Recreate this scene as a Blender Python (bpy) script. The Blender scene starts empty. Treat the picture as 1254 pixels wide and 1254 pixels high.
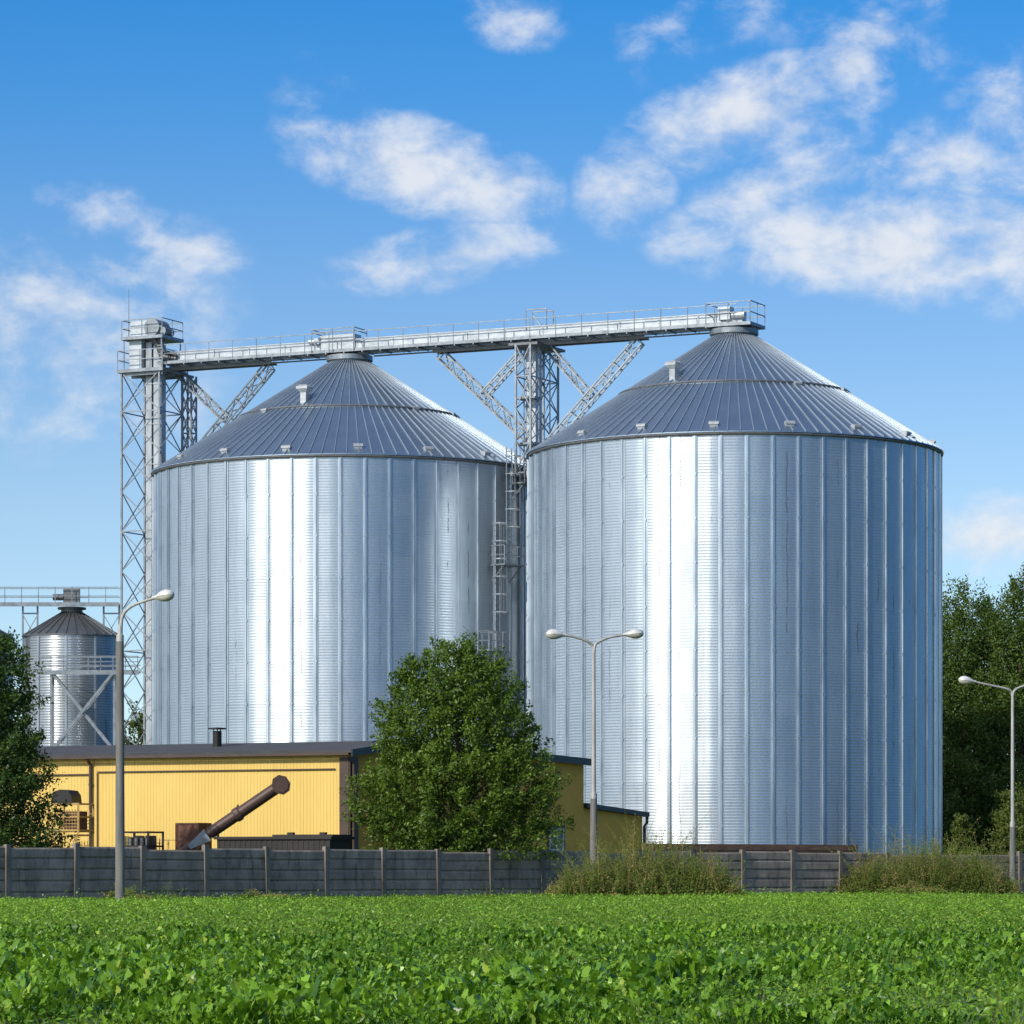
import bpy, math, random
import numpy as np
from mathutils import Vector, Matrix

rad = math.radians
random.seed(7)
C = bpy.context.scene.collection
F = 4500.0            # focal length in photograph pixels
EYE = 1.15            # eye height above the foot of the fence
HZ = 1066.0           # horizon row in the photograph
SUN_AZ, SUN_EL = 40.0, 31.0   # degrees left of straight-behind-the-camera, and elevation


def W(px, py, s):
    """A point seen at photo pixel (px, py) that stands where 1 m measures s pixels."""
    return Vector(((px - 627) / s, F / s, EYE + (HZ - py) / s))


# ------------------------------------------------------------------ materials
def nodes_of(name):
    m = bpy.data.materials.new(name)
    m.use_nodes = True
    nt = m.node_tree
    return m, nt, nt.nodes['Principled BSDF']


class NT:
    """Small helper around a node tree."""
    def __init__(self, nt):
        self.nt = nt

    def n(self, kind, **kw):
        nd = self.nt.nodes.new(kind)
        for k, v in kw.items():
            setattr(nd, k, v)
        return nd

    def link(self, a, b):
        self.nt.links.new(a, b)

    def put(self, sock, v):
        if isinstance(v, bpy.types.NodeSocket):
            self.link(v, sock)
        else:
            sock.default_value = v

    def math(self, op, a, b=None, c=None, clamp=False):
        nd = self.n('ShaderNodeMath', operation=op, use_clamp=clamp)
        self.put(nd.inputs[0], a)
        if b is not None:
            self.put(nd.inputs[1], b)
        if c is not None:
            self.put(nd.inputs[2], c)
        return nd.outputs[0]

    def smooth(self, v, a, b):
        nd = self.n('ShaderNodeMapRange', interpolation_type='SMOOTHSTEP')
        self.put(nd.inputs['Value'], v)
        nd.inputs['From Min'].default_value = a
        nd.inputs['From Max'].default_value = b
        return nd.outputs['Result']

    def noise(self, vec, scale, detail=4, rough=0.55, dist=0.0):
        nd = self.n('ShaderNodeTexNoise')
        if vec is not None:
            self.link(vec, nd.inputs['Vector'])
        nd.inputs['Scale'].default_value = scale
        nd.inputs['Detail'].default_value = detail
        nd.inputs['Roughness'].default_value = rough
        nd.inputs['Distortion'].default_value = dist
        return nd.outputs['Fac']

    def mix(self, fac, a, b):
        nd = self.n('ShaderNodeMix', data_type='RGBA')
        self.put(nd.inputs[0], fac)
        self.put(nd.inputs[6], a)
        self.put(nd.inputs[7], b)
        return nd.outputs[2]

    def xyz(self, x, y, z):
        nd = self.n('ShaderNodeCombineXYZ')
        self.put(nd.inputs[0], x)
        self.put(nd.inputs[1], y)
        self.put(nd.inputs[2], z)
        return nd.outputs[0]

    def scaled(self, vec, s):
        nd = self.n('ShaderNodeVectorMath', operation='MULTIPLY')
        self.link(vec, nd.inputs[0])
        nd.inputs[1].default_value = s
        return nd.outputs[0]


def c4(c, k=1.0):
    return (c[0] * k, c[1] * k, c[2] * k, 1)


def mat(name, col, col2=None, rough=0.6, metal=0.0, scale=2.0, stretch=(1, 1, 1), bump=0.0, bscale=20.0, spread=0.25):
    m, nt, bs = nodes_of(name)
    t = NT(nt)
    pos = t.n('ShaderNodeNewGeometry').outputs['Position']
    f = t.noise(t.scaled(pos, stretch), scale, 6, 0.65)
    f = t.smooth(f, 0.5 - spread, 0.5 + spread)
    a = c4(col)
    b = c4(col2) if col2 else c4(col, 0.72)
    t.link(t.mix(f, a, b), bs.inputs['Base Color'])
    bs.inputs['Roughness'].default_value = rough
    bs.inputs['Metallic'].default_value = metal
    if bump:
        bp = t.n('ShaderNodeBump')
        bp.inputs['Strength'].default_value = bump
        bp.inputs['Distance'].default_value = 0.03
        t.link(t.noise(pos, bscale, 5), bp.inputs['Height'])
        t.link(bp.outputs[0], bs.inputs['Normal'])
    return m


def silo_wall_mat(name, npan, col):
    m, nt, bs = nodes_of(name)
    t = NT(nt)
    oc = t.n('ShaderNodeTexCoord').outputs['Object']
    oi = t.n('ShaderNodeObjectInfo')
    seed = t.math('MULTIPLY', oi.outputs['Random'], 57.0)
    sp = t.n('ShaderNodeSeparateXYZ')
    t.link(oc, sp.inputs[0])
    x, y, z = sp.outputs
    az = t.math('ARCTAN2', x, t.math('MULTIPLY', y, -1.0))
    u = t.math('MULTIPLY_ADD', az, npan / (2 * math.pi), 100.0)
    pi_ = t.math('FLOOR', u)
    fu = t.math('FRACT', u)
    row = t.math('FLOOR', t.math('DIVIDE', z, 1.16))
    wn = t.n('ShaderNodeTexWhiteNoise', noise_dimensions='3D')
    t.link(t.xyz(pi_, row, seed), wn.inputs['Vector'])
    wp = t.n('ShaderNodeTexWhiteNoise', noise_dimensions='3D')
    t.link(t.xyz(pi_, 3.3, seed), wp.inputs['Vector'])
    rp = wp.outputs['Value']
    # run-off streaks, one wandering down the middle of most sheets
    wob = t.noise(t.xyz(pi_, seed, t.math('MULTIPLY', z, 0.35)), 1.0, 4)
    wob2 = t.noise(t.xyz(pi_, seed, t.math('MULTIPLY', z, 2.6)), 1.0, 3)
    cen = t.math('ADD', t.math('MULTIPLY_ADD', rp, 0.30, 0.35),
                 t.math('MULTIPLY_ADD', t.math('ADD', wob, wob2), 0.16, -0.16))
    dist = t.math('ABSOLUTE', t.math('SUBTRACT', fu, cen))
    line = t.smooth(dist, 0.042, 0.010)
    br = t.noise(t.xyz(t.math('MULTIPLY', pi_, 7.7), seed, t.math('MULTIPLY', z, 0.34)), 1.0, 6, 0.7)
    wq = t.n('ShaderNodeTexWhiteNoise', noise_dimensions='3D')
    t.link(t.xyz(pi_, 9.1, seed), wq.inputs['Vector'])
    line = t.math('MULTIPLY', line, t.smooth(wq.outputs['Value'], 0.35, 0.75))
    line = t.math('MULTIPLY', line, t.smooth(br, 0.50, 0.60))
    # broad soft weathering
    big = t.noise(t.xyz(t.math('MULTIPLY', az, 9.0), seed, t.math('MULTIPLY', z, 0.13)), 1.3, 6, 0.65)
    fine = t.noise(t.xyz(t.math('MULTIPLY', az, 60.0), seed, t.math('MULTIPLY', z, 0.5)), 1.0, 5, 0.7)
    v = t.math('ADD', t.math('MULTIPLY_ADD', wn.outputs['Value'], 0.055, 0.88),
               t.math('MULTIPLY_ADD', big, 0.24, -0.12))
    v = t.math('ADD', v, t.math('MULTIPLY_ADD', fine, 0.26, -0.13))
    v = t.math('MULTIPLY', v, t.math('MULTIPLY_ADD', line, -0.5, 1.0))
    colr = t.n('ShaderNodeVectorMath', operation='SCALE')
    colr.inputs[0].default_value = col
    t.link(v, colr.inputs['Scale'])
    t.link(colr.outputs[0], bs.inputs['Base Color'])
    bs.inputs['Metallic'].default_value = 0.86
    r = t.math('MULTIPLY_ADD', big, 0.10, 0.30)
    r = t.math('ADD', r, t.math('MULTIPLY', wn.outputs['Value'], 0.05))
    t.link(t.math('ADD', r, t.math('MULTIPLY', line, 0.2)), bs.inputs['Roughness'])
    tg = t.n('ShaderNodeTangent', direction_type='RADIAL', axis='Z')
    t.link(tg.outputs[0], bs.inputs['Tangent'])
    bs.inputs['Anisotropic'].default_value = 0.64
    bs.inputs['Anisotropic Rotation'].default_value = 0.25
    bp = t.n('ShaderNodeBump')
    bp.inputs['Strength'].default_value = 0.10
    bp.inputs['Distance'].default_value = 0.05
    dent = t.noise(t.xyz(t.math('MULTIPLY', az, 14.0), seed, t.math('MULTIPLY', z, 0.8)), 1.5, 3)
    t.link(dent, bp.inputs['Height'])
    t.link(bp.outputs[0], bs.inputs['Normal'])
    return m


def leaf_mat(name, dark, light, trans=0.3, rough=0.5, extra=None):
    m, nt, bs = nodes_of(name)
    t = NT(nt)
    at = t.n('ShaderNodeAttribute', attribute_name='tint')
    cr = t.n('ShaderNodeValToRGB')
    cr.color_ramp.elements[0].color = c4(dark)
    cr.color_ramp.elements[1].color = c4(light)
    if extra:
        e = cr.color_ramp.elements.new(0.93)
        e.color = c4(light)
        cr.color_ramp.elements[2].color = c4(extra)
    t.link(at.outputs['Fac'], cr.inputs[0])
    t.link(cr.outputs[0], bs.inputs['Base Color'])
    bs.inputs['Roughness'].default_value = rough
    bs.inputs['Specular IOR Level'].default_value = 0.35
    tr = t.n('ShaderNodeBsdfTranslucent')
    sc = t.n('ShaderNodeVectorMath', operation='MULTIPLY')
    t.link(cr.outputs[0], sc.inputs[0])
    sc.inputs[1].default_value = (1.3, 1.25, 0.6)
    t.link(sc.outputs[0], tr.inputs[0])
    mx = t.n('ShaderNodeMixShader')
    mx.inputs[0].default_value = trans
    t.link(bs.outputs[0], mx.inputs[1])
    t.link(tr.outputs[0], mx.inputs[2])
    t.link(mx.outputs[0], nt.nodes['Material Output'].inputs[0])
    return m


M = {}
NPAN = 52
M['silo'] = silo_wall_mat('galvanised_wall', NPAN, (0.59, 0.665, 0.735))
M['silo_small'] = silo_wall_mat('galvanised_wall_small', 10, (0.50, 0.53, 0.56))
M['stiff'] = mat('galvanised_stiffener', (0.56, 0.62, 0.67), (0.36, 0.42, 0.48), 0.38, 0.9, 1.0, (2, 2, 0.4))
M['seam'] = mat('roof_seam', (0.43, 0.49, 0.55), (0.32, 0.37, 0.43), 0.42, 0.55, 1.0)
M['roof'] = mat('galvanised_roof', (0.40, 0.49, 0.57), (0.34, 0.42, 0.50), 0.34, 0.9, 0.8, (1, 1, 0.5))
M['roof_dark'] = mat('dark_steel_roof', (0.17, 0.18, 0.19), (0.12, 0.13, 0.14), 0.45, 0.6, 1.0)
M['steel'] = mat('galvanised_steel', (0.32, 0.355, 0.39), (0.17, 0.195, 0.22), 0.45, 0.55, 3.0)
M['steel_dark'] = mat('weathered_steel', (0.20, 0.21, 0.22), (0.12, 0.125, 0.13), 0.5, 0.5, 2.0)
M['casing'] = mat('pale_sheet_steel', (0.57, 0.62, 0.66), (0.35, 0.39, 0.43), 0.42, 0.35, 1.4, (1, 1, 3))
M['leg_sheet'] = mat('leg_sheet_steel', (0.46, 0.49, 0.52), (0.26, 0.29, 0.32), 0.42, 0.6, 0.9, (2, 2, 0.6))
M['vent'] = mat('vent_sheet', (0.48, 0.50, 0.52), (0.33, 0.35, 0.37), 0.5, 0.3, 4.0)
M['yellow'] = None
M['render'] = mat('yellow_render', (0.97, 0.52, 0.08), (0.88, 0.46, 0.065), 0.85, 0, 0.7, bump=0.15, bscale=9)
M['felt'] = mat('grey_roof_felt', (0.066, 0.067, 0.074), (0.042, 0.043, 0.048), 0.8, 0, 1.1, (1, 1, 6))
M['fascia'] = mat('dark_green_fascia', (0.018, 0.032, 0.030), (0.012, 0.020, 0.018), 0.45, 0, 2.0)
M['brown'] = mat('brown_trim', (0.085, 0.052, 0.038), (0.05, 0.032, 0.025), 0.5, 0, 2.0)
M['rust'] = mat('rusty_steel', (0.17, 0.075, 0.045), (0.07, 0.036, 0.026), 0.8, 0.1, 5.0, bump=0.3, bscale=30)
M['auger'] = mat('brown_painted_tube', (0.085, 0.047, 0.034), (0.055, 0.032, 0.024), 0.5, 0.1, 3.0)
M['crate'] = mat('yellow_brown_crate', (0.60, 0.41, 0.14), (0.34, 0.21, 0.07), 0.7, 0.1, 5.0)
M['darkmetal'] = mat('dark_container_paint', (0.026, 0.021, 0.019), (0.014, 0.012, 0.011), 0.6, 0.1, 1.6)
M['black'] = mat('black_metal', (0.02, 0.02, 0.022), (0.012, 0.012, 0.013), 0.5, 0.2, 3.0)
M['whiteframe'] = mat('white_frame', (0.75, 0.75, 0.75), (0.62, 0.62, 0.62), 0.4, 0, 4.0)
M['bark'] = mat('bark', (0.12, 0.09, 0.065), (0.055, 0.042, 0.032), 0.9, 0, 6.0, (1, 1, 0.25), bump=0.6, bscale=25)
M['lamp_lower'] = mat('weathered_concrete_pole', (0.22, 0.215, 0.20), (0.115, 0.115, 0.11), 0.8, 0, 2.0, (3, 3, 0.3), bump=0.2, bscale=20)
M['lamp_upper'] = mat('pole_tube_steel', (0.50, 0.49, 0.46), (0.34, 0.33, 0.31), 0.55, 0.2, 3.0, (2, 2, 0.4))
M['lamp_head'] = mat('lamp_head_paint', (0.72, 0.72, 0.70), (0.55, 0.55, 0.53), 0.4, 0.1, 4.0)
M['lamp_bowl'] = mat('lamp_bowl_plastic', (0.55, 0.53, 0.45), (0.42, 0.40, 0.33), 0.25, 0, 4.0)
M['timber'] = mat('weathered_brown_timber', (0.30, 0.165, 0.10), (0.12, 0.07, 0.048), 0.85, 0, 1.2, (1, 1, 9), bump=0.4, bscale=14)
gm, gnt, gbs = nodes_of('window_glass')
gbs.inputs['Base Color'].default_value = (0.03, 0.035, 0.04, 1)
gbs.inputs['Roughness'].default_value = 0.12
gbs.inputs['Specular IOR Level'].default_value = 0.3
M['glass'] = gm


def concrete_mat():
    m, nt, bs = nodes_of('fence_concrete')
    t = NT(nt)
    pos = t.n('ShaderNodeNewGeometry').outputs['Position']
    a = t.noise(pos, 0.9, 7, 0.68)
    b = t.noise(t.scaled(pos, (1, 1, 0.25)), 4.0, 5, 0.7)
    d = t.noise(pos, 22, 3)
    col = t.mix(t.smooth(a, 0.3, 0.7), (0.43, 0.35, 0.285, 1), (0.22, 0.182, 0.150, 1))
    col = t.mix(t.math('MULTIPLY', t.smooth(b, 0.48, 0.70), 0.6), col, (0.035, 0.034, 0.030, 1))
    col = t.mix(t.math('MULTIPLY', t.smooth(d, 0.55, 0.8), 0.3), col, (0.22, 0.215, 0.20, 1))
    t.link(col, bs.inputs['Base Color'])
    bs.inputs['Roughness'].default_value = 0.9
    bp = t.n('ShaderNodeBump')
    bp.inputs['Strength'].default_value = 0.5
    bp.inputs['Distance'].default_value = 0.02
    t.link(t.noise(pos, 9, 6, 0.7), bp.inputs['Height'])
    t.link(bp.outputs[0], bs.inputs['Normal'])
    return m


M['concrete'] = concrete_mat()
M['post'] = mat('fence_post_concrete', (0.30, 0.255, 0.215), (0.15, 0.128, 0.108), 0.9, 0, 2.5, (1, 1, 0.4), bump=0.3, bscale=18)


def yellow_mat():
    m, nt, bs = nodes_of('yellow_cladding')
    t = NT(nt)
    pos = t.n('ShaderNodeNewGeometry').outputs['Position']
    a = t.noise(t.scaled(pos, (1, 1, 0.35)), 0.7, 6, 0.65)
    b = t.noise(t.scaled(pos, (3, 3, 0.2)), 3.0, 4, 0.7)
    col = t.mix(t.smooth(a, 0.3, 0.7), (0.80, 0.56, 0.155, 1), (0.72, 0.50, 0.13, 1))
    col = t.mix(t.math('MULTIPLY', t.smooth(b, 0.58, 0.8), 0.35), col, (0.42, 0.29, 0.11, 1))
    t.link(col, bs.inputs['Base Color'])
    bs.inputs['Roughness'].default_value = 0.6
    return m


M['yellow'] = yellow_mat()


# ------------------------------------------------------------------ mesh building
class MB:
    def __init__(self):
        self.v, self.f = [], []

    def add(self, vs, fs):
        o = len(self.v)
        self.v += [tuple(p) for p in vs]
        self.f += [tuple(i + o for i in f) for f in fs]
        return self

    def obox(self, c, a, b, d):
        """Box about c with half-axis vectors a, b, d."""
        c, a, b, d = Vector(c), Vector(a), Vector(b), Vector(d)
        vs = [c + sa * a + sb * b + sd * d for sd in (-1, 1) for sb in (-1, 1) for sa in (-1, 1)]
        return self.add(vs, [(0, 2, 3, 1), (4, 5, 7, 6), (0, 1, 5, 4), (2, 6, 7, 3), (0, 4, 6, 2), (1, 3, 7, 5)])

    def box(self, x0, x1, y0, y1, z0, z1):
        return self.obox(((x0 + x1) / 2, (y0 + y1) / 2, (z0 + z1) / 2), ((x1 - x0) / 2, 0, 0), (0, (y1 - y0) / 2, 0), (0, 0, (z1 - z0) / 2))

    def bar(self, A, B, w, h=None, up=(0, 0, 1)):
        A, B = Vector(A), Vector(B)
        d = B - A
        dn = d.normalized()
        u = Vector(up)
        if abs(dn.dot(u)) > 0.98:
            u = Vector((1, 0, 0))
        s = dn.cross(u).normalized()
        u2 = s.cross(dn).normalized()
        return self.obox((A + B) / 2, d / 2, s * (w / 2), u2 * ((h or w) / 2))

    def tube(self, pts, r, n=10, cap=True):
        pts = [Vector(p) for p in pts]
        rs = r if isinstance(r, (list, tuple)) else [r] * len(pts)
        vs, fs = [], []
        prev = None
        for i, p in enumerate(pts):
            d = (pts[min(i + 1, len(pts) - 1)] - pts[max(i - 1, 0)]).normalized()
            if prev is None:
                u = Vector((0, 0, 1)) if abs(d.z) < 0.9 else Vector((1, 0, 0))
                s = d.cross(u).normalized()
            else:
                s = (prev - d * prev.dot(d)).normalized()
            prev = s
            w = d.cross(s)
            for k in range(n):
                a = 2 * math.pi * k / n
                vs.append(p + (s * math.cos(a) + w * math.sin(a)) * rs[i])
        for i in range(len(pts) - 1):
            for k in range(n):
                k2 = (k + 1) % n
                fs.append((i * n + k, i * n + k2, (i + 1) * n + k2, (i + 1) * n + k))
        if cap:
            fs.append(tuple(range(n))[::-1])
            fs.append(tuple((len(pts) - 1) * n + k for k in range(n)))
        return self.add(vs, fs)

    def lathe(self, prof, c=(0, 0, 0), n=32):
        vs, fs = [], []
        for (r, z) in prof:
            for k in range(n):
                a = 2 * math.pi * k / n
                vs.append((c[0] + r * math.sin(a), c[1] - r * math.cos(a), c[2] + z))
        for i in range(len(prof) - 1):
            for k in range(n):
                k2 = (k + 1) % n
                fs.append((i * n + k, i * n + k2, (i + 1) * n + k2, (i + 1) * n + k))
        return self.add(vs, fs)

    def prism(self, poly, d):
        """Polygon (3-D points) pushed along vector d."""
        n = len(poly)
        d = Vector(d)
        vs = [Vector(p) for p in poly] + [Vector(p) + d for p in poly]
        fs = [tuple(range(n))[::-1], tuple(range(n, 2 * n))]
        fs += [(i, (i + 1) % n, n + (i + 1) % n, n + i) for i in range(n)]
        return self.add(vs, fs)

    def truss(self, A, B, w, h, n, side, r=0.035, rb=0.022):
        """Four-chord lattice girder from A to B; side = horizontal direction across it."""
        A, B, side = Vector(A), Vector(B), Vector(side).normalized()
        d = (B - A).normalized()
        up = side.cross(d).normalized()
        cs = [side * (sx * w / 2) + up * (sy * h / 2) for sx, sy in ((-1, -1), (1, -1), (1, 1), (-1, 1))]
        for c in cs:
            self.bar(A + c, B + c, 2 * r, 2 * r, side)
        for i in range(n + 1):
            P = A.lerp(B, i / n)
            for k in range(4):
                self.bar(P + cs[k], P + cs[(k + 1) % 4], 2 * rb)
            if i < n:
                Q = A.lerp(B, (i + 1) / n)
                for a, b in ((1, 2), (3, 0)):
                    if i % 2:
                        a, b = b, a
                    self.bar(P + cs[a], Q + cs[b], 2 * rb)
        return self

    def build(self, name, material, parent=None, smooth=False):
        off = root_loc(parent)
        me = bpy.data.meshes.new(name)
        me.from_pydata([(v[0] - off[0], v[1] - off[1], v[2] - off[2]) for v in self.v], [], self.f)
        me.materials.append(material)
        if smooth:
            me.polygons.foreach_set('use_smooth', [True] * len(me.polygons))
            if smooth != 'full':
                try:
                    me.set_sharp_from_angle(angle=rad(smooth if smooth is not True else 40))
                except Exception:
                    pass
        me.update()
        o = bpy.data.objects.new(name, me)
        C.objects.link(o)
        o.parent = parent
        return o


def root_loc(p):
    v = Vector((0, 0, 0))
    while p is not None:
        v += Vector(p.location)
        p = p.parent
    return v


def arr_obj(name, V, faces, material, parent=None, tint=None, smooth=False):
    """V (N,3) world coordinates, faces (M,k) of equal size, tint (N,) per-vertex value."""
    V = np.asarray(V, dtype=np.float32)
    faces = np.asarray(faces, dtype=np.int32)
    off = root_loc(parent)
    V = V - np.array([off[0], off[1], off[2]], dtype=np.float32)
    me = bpy.data.meshes.new(name)
    me.vertices.add(len(V))
    me.vertices.foreach_set('co', V.ravel())
    k = faces.shape[1]
    me.loops.add(faces.size)
    me.loops.foreach_set('vertex_index', faces.ravel())
    me.polygons.add(len(faces))
    me.polygons.foreach_set('loop_start', np.arange(0, faces.size, k, dtype=np.int32))
    me.polygons.foreach_set('loop_total', np.full(len(faces), k, dtype=np.int32))
    if smooth:
        me.polygons.foreach_set('use_smooth', np.ones(len(faces), dtype=bool))
    me.materials.append(material)
    me.update(calc_edges=True)
    if tint is not None:
        at = me.attributes.new('tint', 'FLOAT', 'POINT')
        at.data.foreach_set('value', np.asarray(tint, dtype=np.float32))
    o = bpy.data.objects.new(name, me)
    C.objects.link(o)
    o.parent = parent
    return o


def tag(o, label=None, cat=None, group=None, kind=None):
    if label:
        o['label'] = label
    if cat:
        o['category'] = cat
    if group:
        o['group'] = group
    if kind:
        o['kind'] = kind
    return o


def thing(name, loc, label, cat, group=None):
    o = bpy.data.objects.new(name, None)
    o.empty_display_size = 0.5
    C.objects.link(o)
    o.location = loc
    return tag(o, label, cat, group)


def copy_tree(o, parent=None):
    kids = list(o.children)
    c = o.copy()
    C.objects.link(c)
    c.parent = parent
    for k in kids:
        copy_tree(k, c)
    return c


Z = Vector((0, 0, 1))

# ------------------------------------------------------------------ camera, light, sky
cam = bpy.data.cameras.new('camera')
cam.sensor_width = 36
cam.lens = 36 * F / 1254
cam.shift_y = (HZ - 627) / 1254
cam.clip_end = 6000
cam.clip_start = 0.5
co = bpy.data.objects.new('camera', cam)
C.objects.link(co)
co.location = (0, 0, EYE)
co.rotation_euler = (rad(90), 0, 0)
bpy.context.scene.camera = co

sd = Vector((-math.sin(rad(SUN_AZ)) * math.cos(rad(SUN_EL)), -math.cos(rad(SUN_AZ)) * math.cos(rad(SUN_EL)), math.sin(rad(SUN_EL))))
sl = bpy.data.lights.new('sun', 'SUN')
sl.energy = 3.6
sl.angle = rad(0.55)
sl.color = (1.0, 0.93, 0.82)
so = bpy.data.objects.new('sun', sl)
C.objects.link(so)
so.rotation_euler = sd.to_track_quat('Z', 'Y').to_euler()
so.location = (-60, -60, 80)


def make_world():
    w = bpy.data.worlds.new('World')
    bpy.context.scene.world = w
    w.use_nodes = True
    nt = w.node_tree
    t = NT(nt)
    bg = nt.nodes['Background']
    g = t.n('ShaderNodeTexCoord').outputs['Generated']
    sp = t.n('ShaderNodeSeparateXYZ')
    t.link(g, sp.inputs[0])
    x, y, z = sp.outputs
    sky = t.n('ShaderNodeTexSky', sky_type='NISHITA')
    sky.sun_disc = False
    sky.sun_elevation = rad(SUN_EL)
    sky.sun_rotation = rad(180 + SUN_AZ)
    sky.air_density = 1.0
    sky.dust_density = 0.35
    sky.ozone_density = 1.6
    zz = t.math('MULTIPLY_ADD', t.math('MAXIMUM', z, 0.0), 1.5, 0.03)
    t.link(t.xyz(x, y, zz), sky.inputs['Vector'])
    # deeper, more saturated blue with height, as in clear polar air
    cr = t.n('ShaderNodeValToRGB')
    er = cr.color_ramp.elements
    er[0].position, er[0].color = 0.0, (0.74, 0.76, 0.76, 1)
    er[1].position, er[1].color = 1.0, (0.42, 0.66, 0.86, 1)
    for p_, c_ in ((0.10, (0.69, 0.745, 0.77, 1)), (0.154, (0.52, 0.70, 0.83, 1)), (0.205, (0.25, 0.645, 0.93, 1)), (0.25, (0.10, 0.60, 0.98, 1)), (0.34, (0.22, 0.60, 0.92, 1)), (0.55, (0.46, 0.68, 0.86, 1))):
        e_ = er.new(p_)
        e_.color = c_
    t.link(t.math('MAXIMUM', z, 0.0), cr.inputs[0])
    tm = t.n('ShaderNodeVectorMath', operation='MULTIPLY')
    t.link(sky.outputs[0], tm.inputs[0])
    t.link(cr.outputs[0], tm.inputs[1])
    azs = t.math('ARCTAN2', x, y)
    deep = t.math('MULTIPLY', t.math('MULTIPLY', t.smooth(azs, 0.30, 0.75), t.smooth(azs, 3.14, 2.55)), t.smooth(z, 0.55, 0.25))  # deep-blue tint added to the unseen right-hand sky for the silo reflections
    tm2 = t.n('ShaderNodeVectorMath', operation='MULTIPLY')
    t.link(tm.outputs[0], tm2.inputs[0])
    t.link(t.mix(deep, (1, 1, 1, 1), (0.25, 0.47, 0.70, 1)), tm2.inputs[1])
    tm = tm2
    ts_ = t.n('ShaderNodeVectorMath', operation='SCALE')
    t.link(tm.outputs[0], ts_.inputs[0])
    ts_.inputs['Scale'].default_value = 1.25
    az = t.math('ARCTAN2', x, y)
    el = t.math('ARCSINE', z)
    ae = t.xyz(az, el, 0.0)
    # cloud banks: (px, py, half width, half height, tilt degrees, weight)
    banks = [
        (500, 200, 165, 58, -14, 1.0), (430, 165, 110, 40, -30, 0.45), (600, 228, 95, 46, -8, 0.8), (545, 316, 150, 40, 9, 0.80),
        (195, 290, 130, 42, -20, 0.62), (90, 255, 80, 32, -10, 0.35), (55, 400, 230, 140, 5, 0.68), (100, 490, 190, 90, 0, 0.46),
        (925, 140, 165, 62, 14, 1.05), (1045, 78, 85, 52, 40, 0.95), (815, 30, 85, 60, 50, 0.5), (900, 15, 100, 45, 20, 0.42),
        (765, 225, 62, 70, -35, 0.85), (925, 240, 85, 45, 15, 0.8), (1085, 305, 235, 72, -6, 1.1), (1150, 200, 130, 50, 14, 0.8),
        (1240, 130, 90, 75, 55, 0.85), (1160, 75, 110, 40, 0, 0.45), (630, 22, 70, 40, -10, 0.75), (1225, 660, 150, 58, 5, 1.0), (1000, 215, 110, 55, 25, 0.72),
        (1240, 300, 130, 90, 0, 0.9), (1120, 10, 70, 40, 0, 0.4), (850, 300, 90, 40, -20, 0.5), (250, 545, 420, 60, 0, 0.15),
        (430, 100, 110, 30, -25, 0.22), (1010, 30, 120, 50, 10, 0.25), (1400, 250, 300, 150, 0, 0.9), (-120, 420, 250, 160, 0, 0.55),
    ]
    tot = None
    for (px, py, sx, sy, ang, wt) in banks:
        mp = t.n('ShaderNodeMapping', vector_type='TEXTURE')
        t.link(ae, mp.inputs['Vector'])
        mp.inputs['Location'].default_value = (math.atan((px - 627) / F), math.atan((HZ - py) / F), 0)
        mp.inputs['Rotation'].default_value = (0, 0, rad(ang))
        mp.inputs['Scale'].default_value = (1.20 * sx / F, 1.20 * sy / F, 1)
        gr = t.n('ShaderNodeTexGradient', gradient_type='SPHERICAL')
        t.link(mp.outputs[0], gr.inputs[0])
        v = t.math('MULTIPLY', t.math('POWER', gr.outputs['Fac'], 0.8), wt)
        tot = v if tot is None else t.math('MAXIMUM', tot, v)
    # loose cloud over the unseen dome, plus bank and band added for their light
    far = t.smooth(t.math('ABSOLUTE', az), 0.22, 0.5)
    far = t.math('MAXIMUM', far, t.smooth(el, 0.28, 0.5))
    sunside = t.smooth(az, -0.45, -1.1)  # added cloud bank out of view, brightens the left sides of the silos
    band = t.math('MULTIPLY', t.smooth(el, 0.50, 0.66), t.smooth(el, 0.95, 0.75))  # added high cloud band out of view, white fill for shaded walls
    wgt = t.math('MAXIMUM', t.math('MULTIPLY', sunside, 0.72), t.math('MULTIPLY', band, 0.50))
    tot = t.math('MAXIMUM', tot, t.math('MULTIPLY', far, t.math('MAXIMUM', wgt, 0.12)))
    wide = t.noise(t.scaled(g, (1, 1, 1.8)), 5.0, 4, 0.5)
    nv = t.scaled(g, (1.0, 1.0, 1.55))
    n1 = t.noise(nv, 40.0, 10, 0.60, 0.25)
    n2 = t.noise(nv, 120.0, 7, 0.62, 0.2)
    dens = t.math('ADD', tot, t.math('MULTIPLY_ADD', n1, 1.95, -0.975))
    dens = t.math('ADD', dens, t.math('MULTIPLY_ADD', n2, 0.50, -0.25))
    dens = t.math('ADD', dens, t.math('MULTIPLY', far, t.math('MULTIPLY_ADD', wide, 1.6, -0.8)))
    cl = t.smooth(dens, 0.12, 1.12)
    cl = t.math('MULTIPLY', cl, t.smooth(tot, 0.02, 0.30))
    cl = t.math('MULTIPLY', cl, 0.88)
    sh = t.smooth(t.math('ADD', n1, t.math('MULTIPLY', n2, 0.4)), 0.50, 0.85)
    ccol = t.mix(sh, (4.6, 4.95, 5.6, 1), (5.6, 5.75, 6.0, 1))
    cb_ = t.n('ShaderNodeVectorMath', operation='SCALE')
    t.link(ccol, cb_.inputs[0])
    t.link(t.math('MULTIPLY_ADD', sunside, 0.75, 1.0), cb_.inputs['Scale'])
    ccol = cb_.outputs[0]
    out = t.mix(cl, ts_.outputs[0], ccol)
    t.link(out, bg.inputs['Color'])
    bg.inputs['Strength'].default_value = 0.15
    w.cycles.sampling_method = 'MANUAL'
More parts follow.
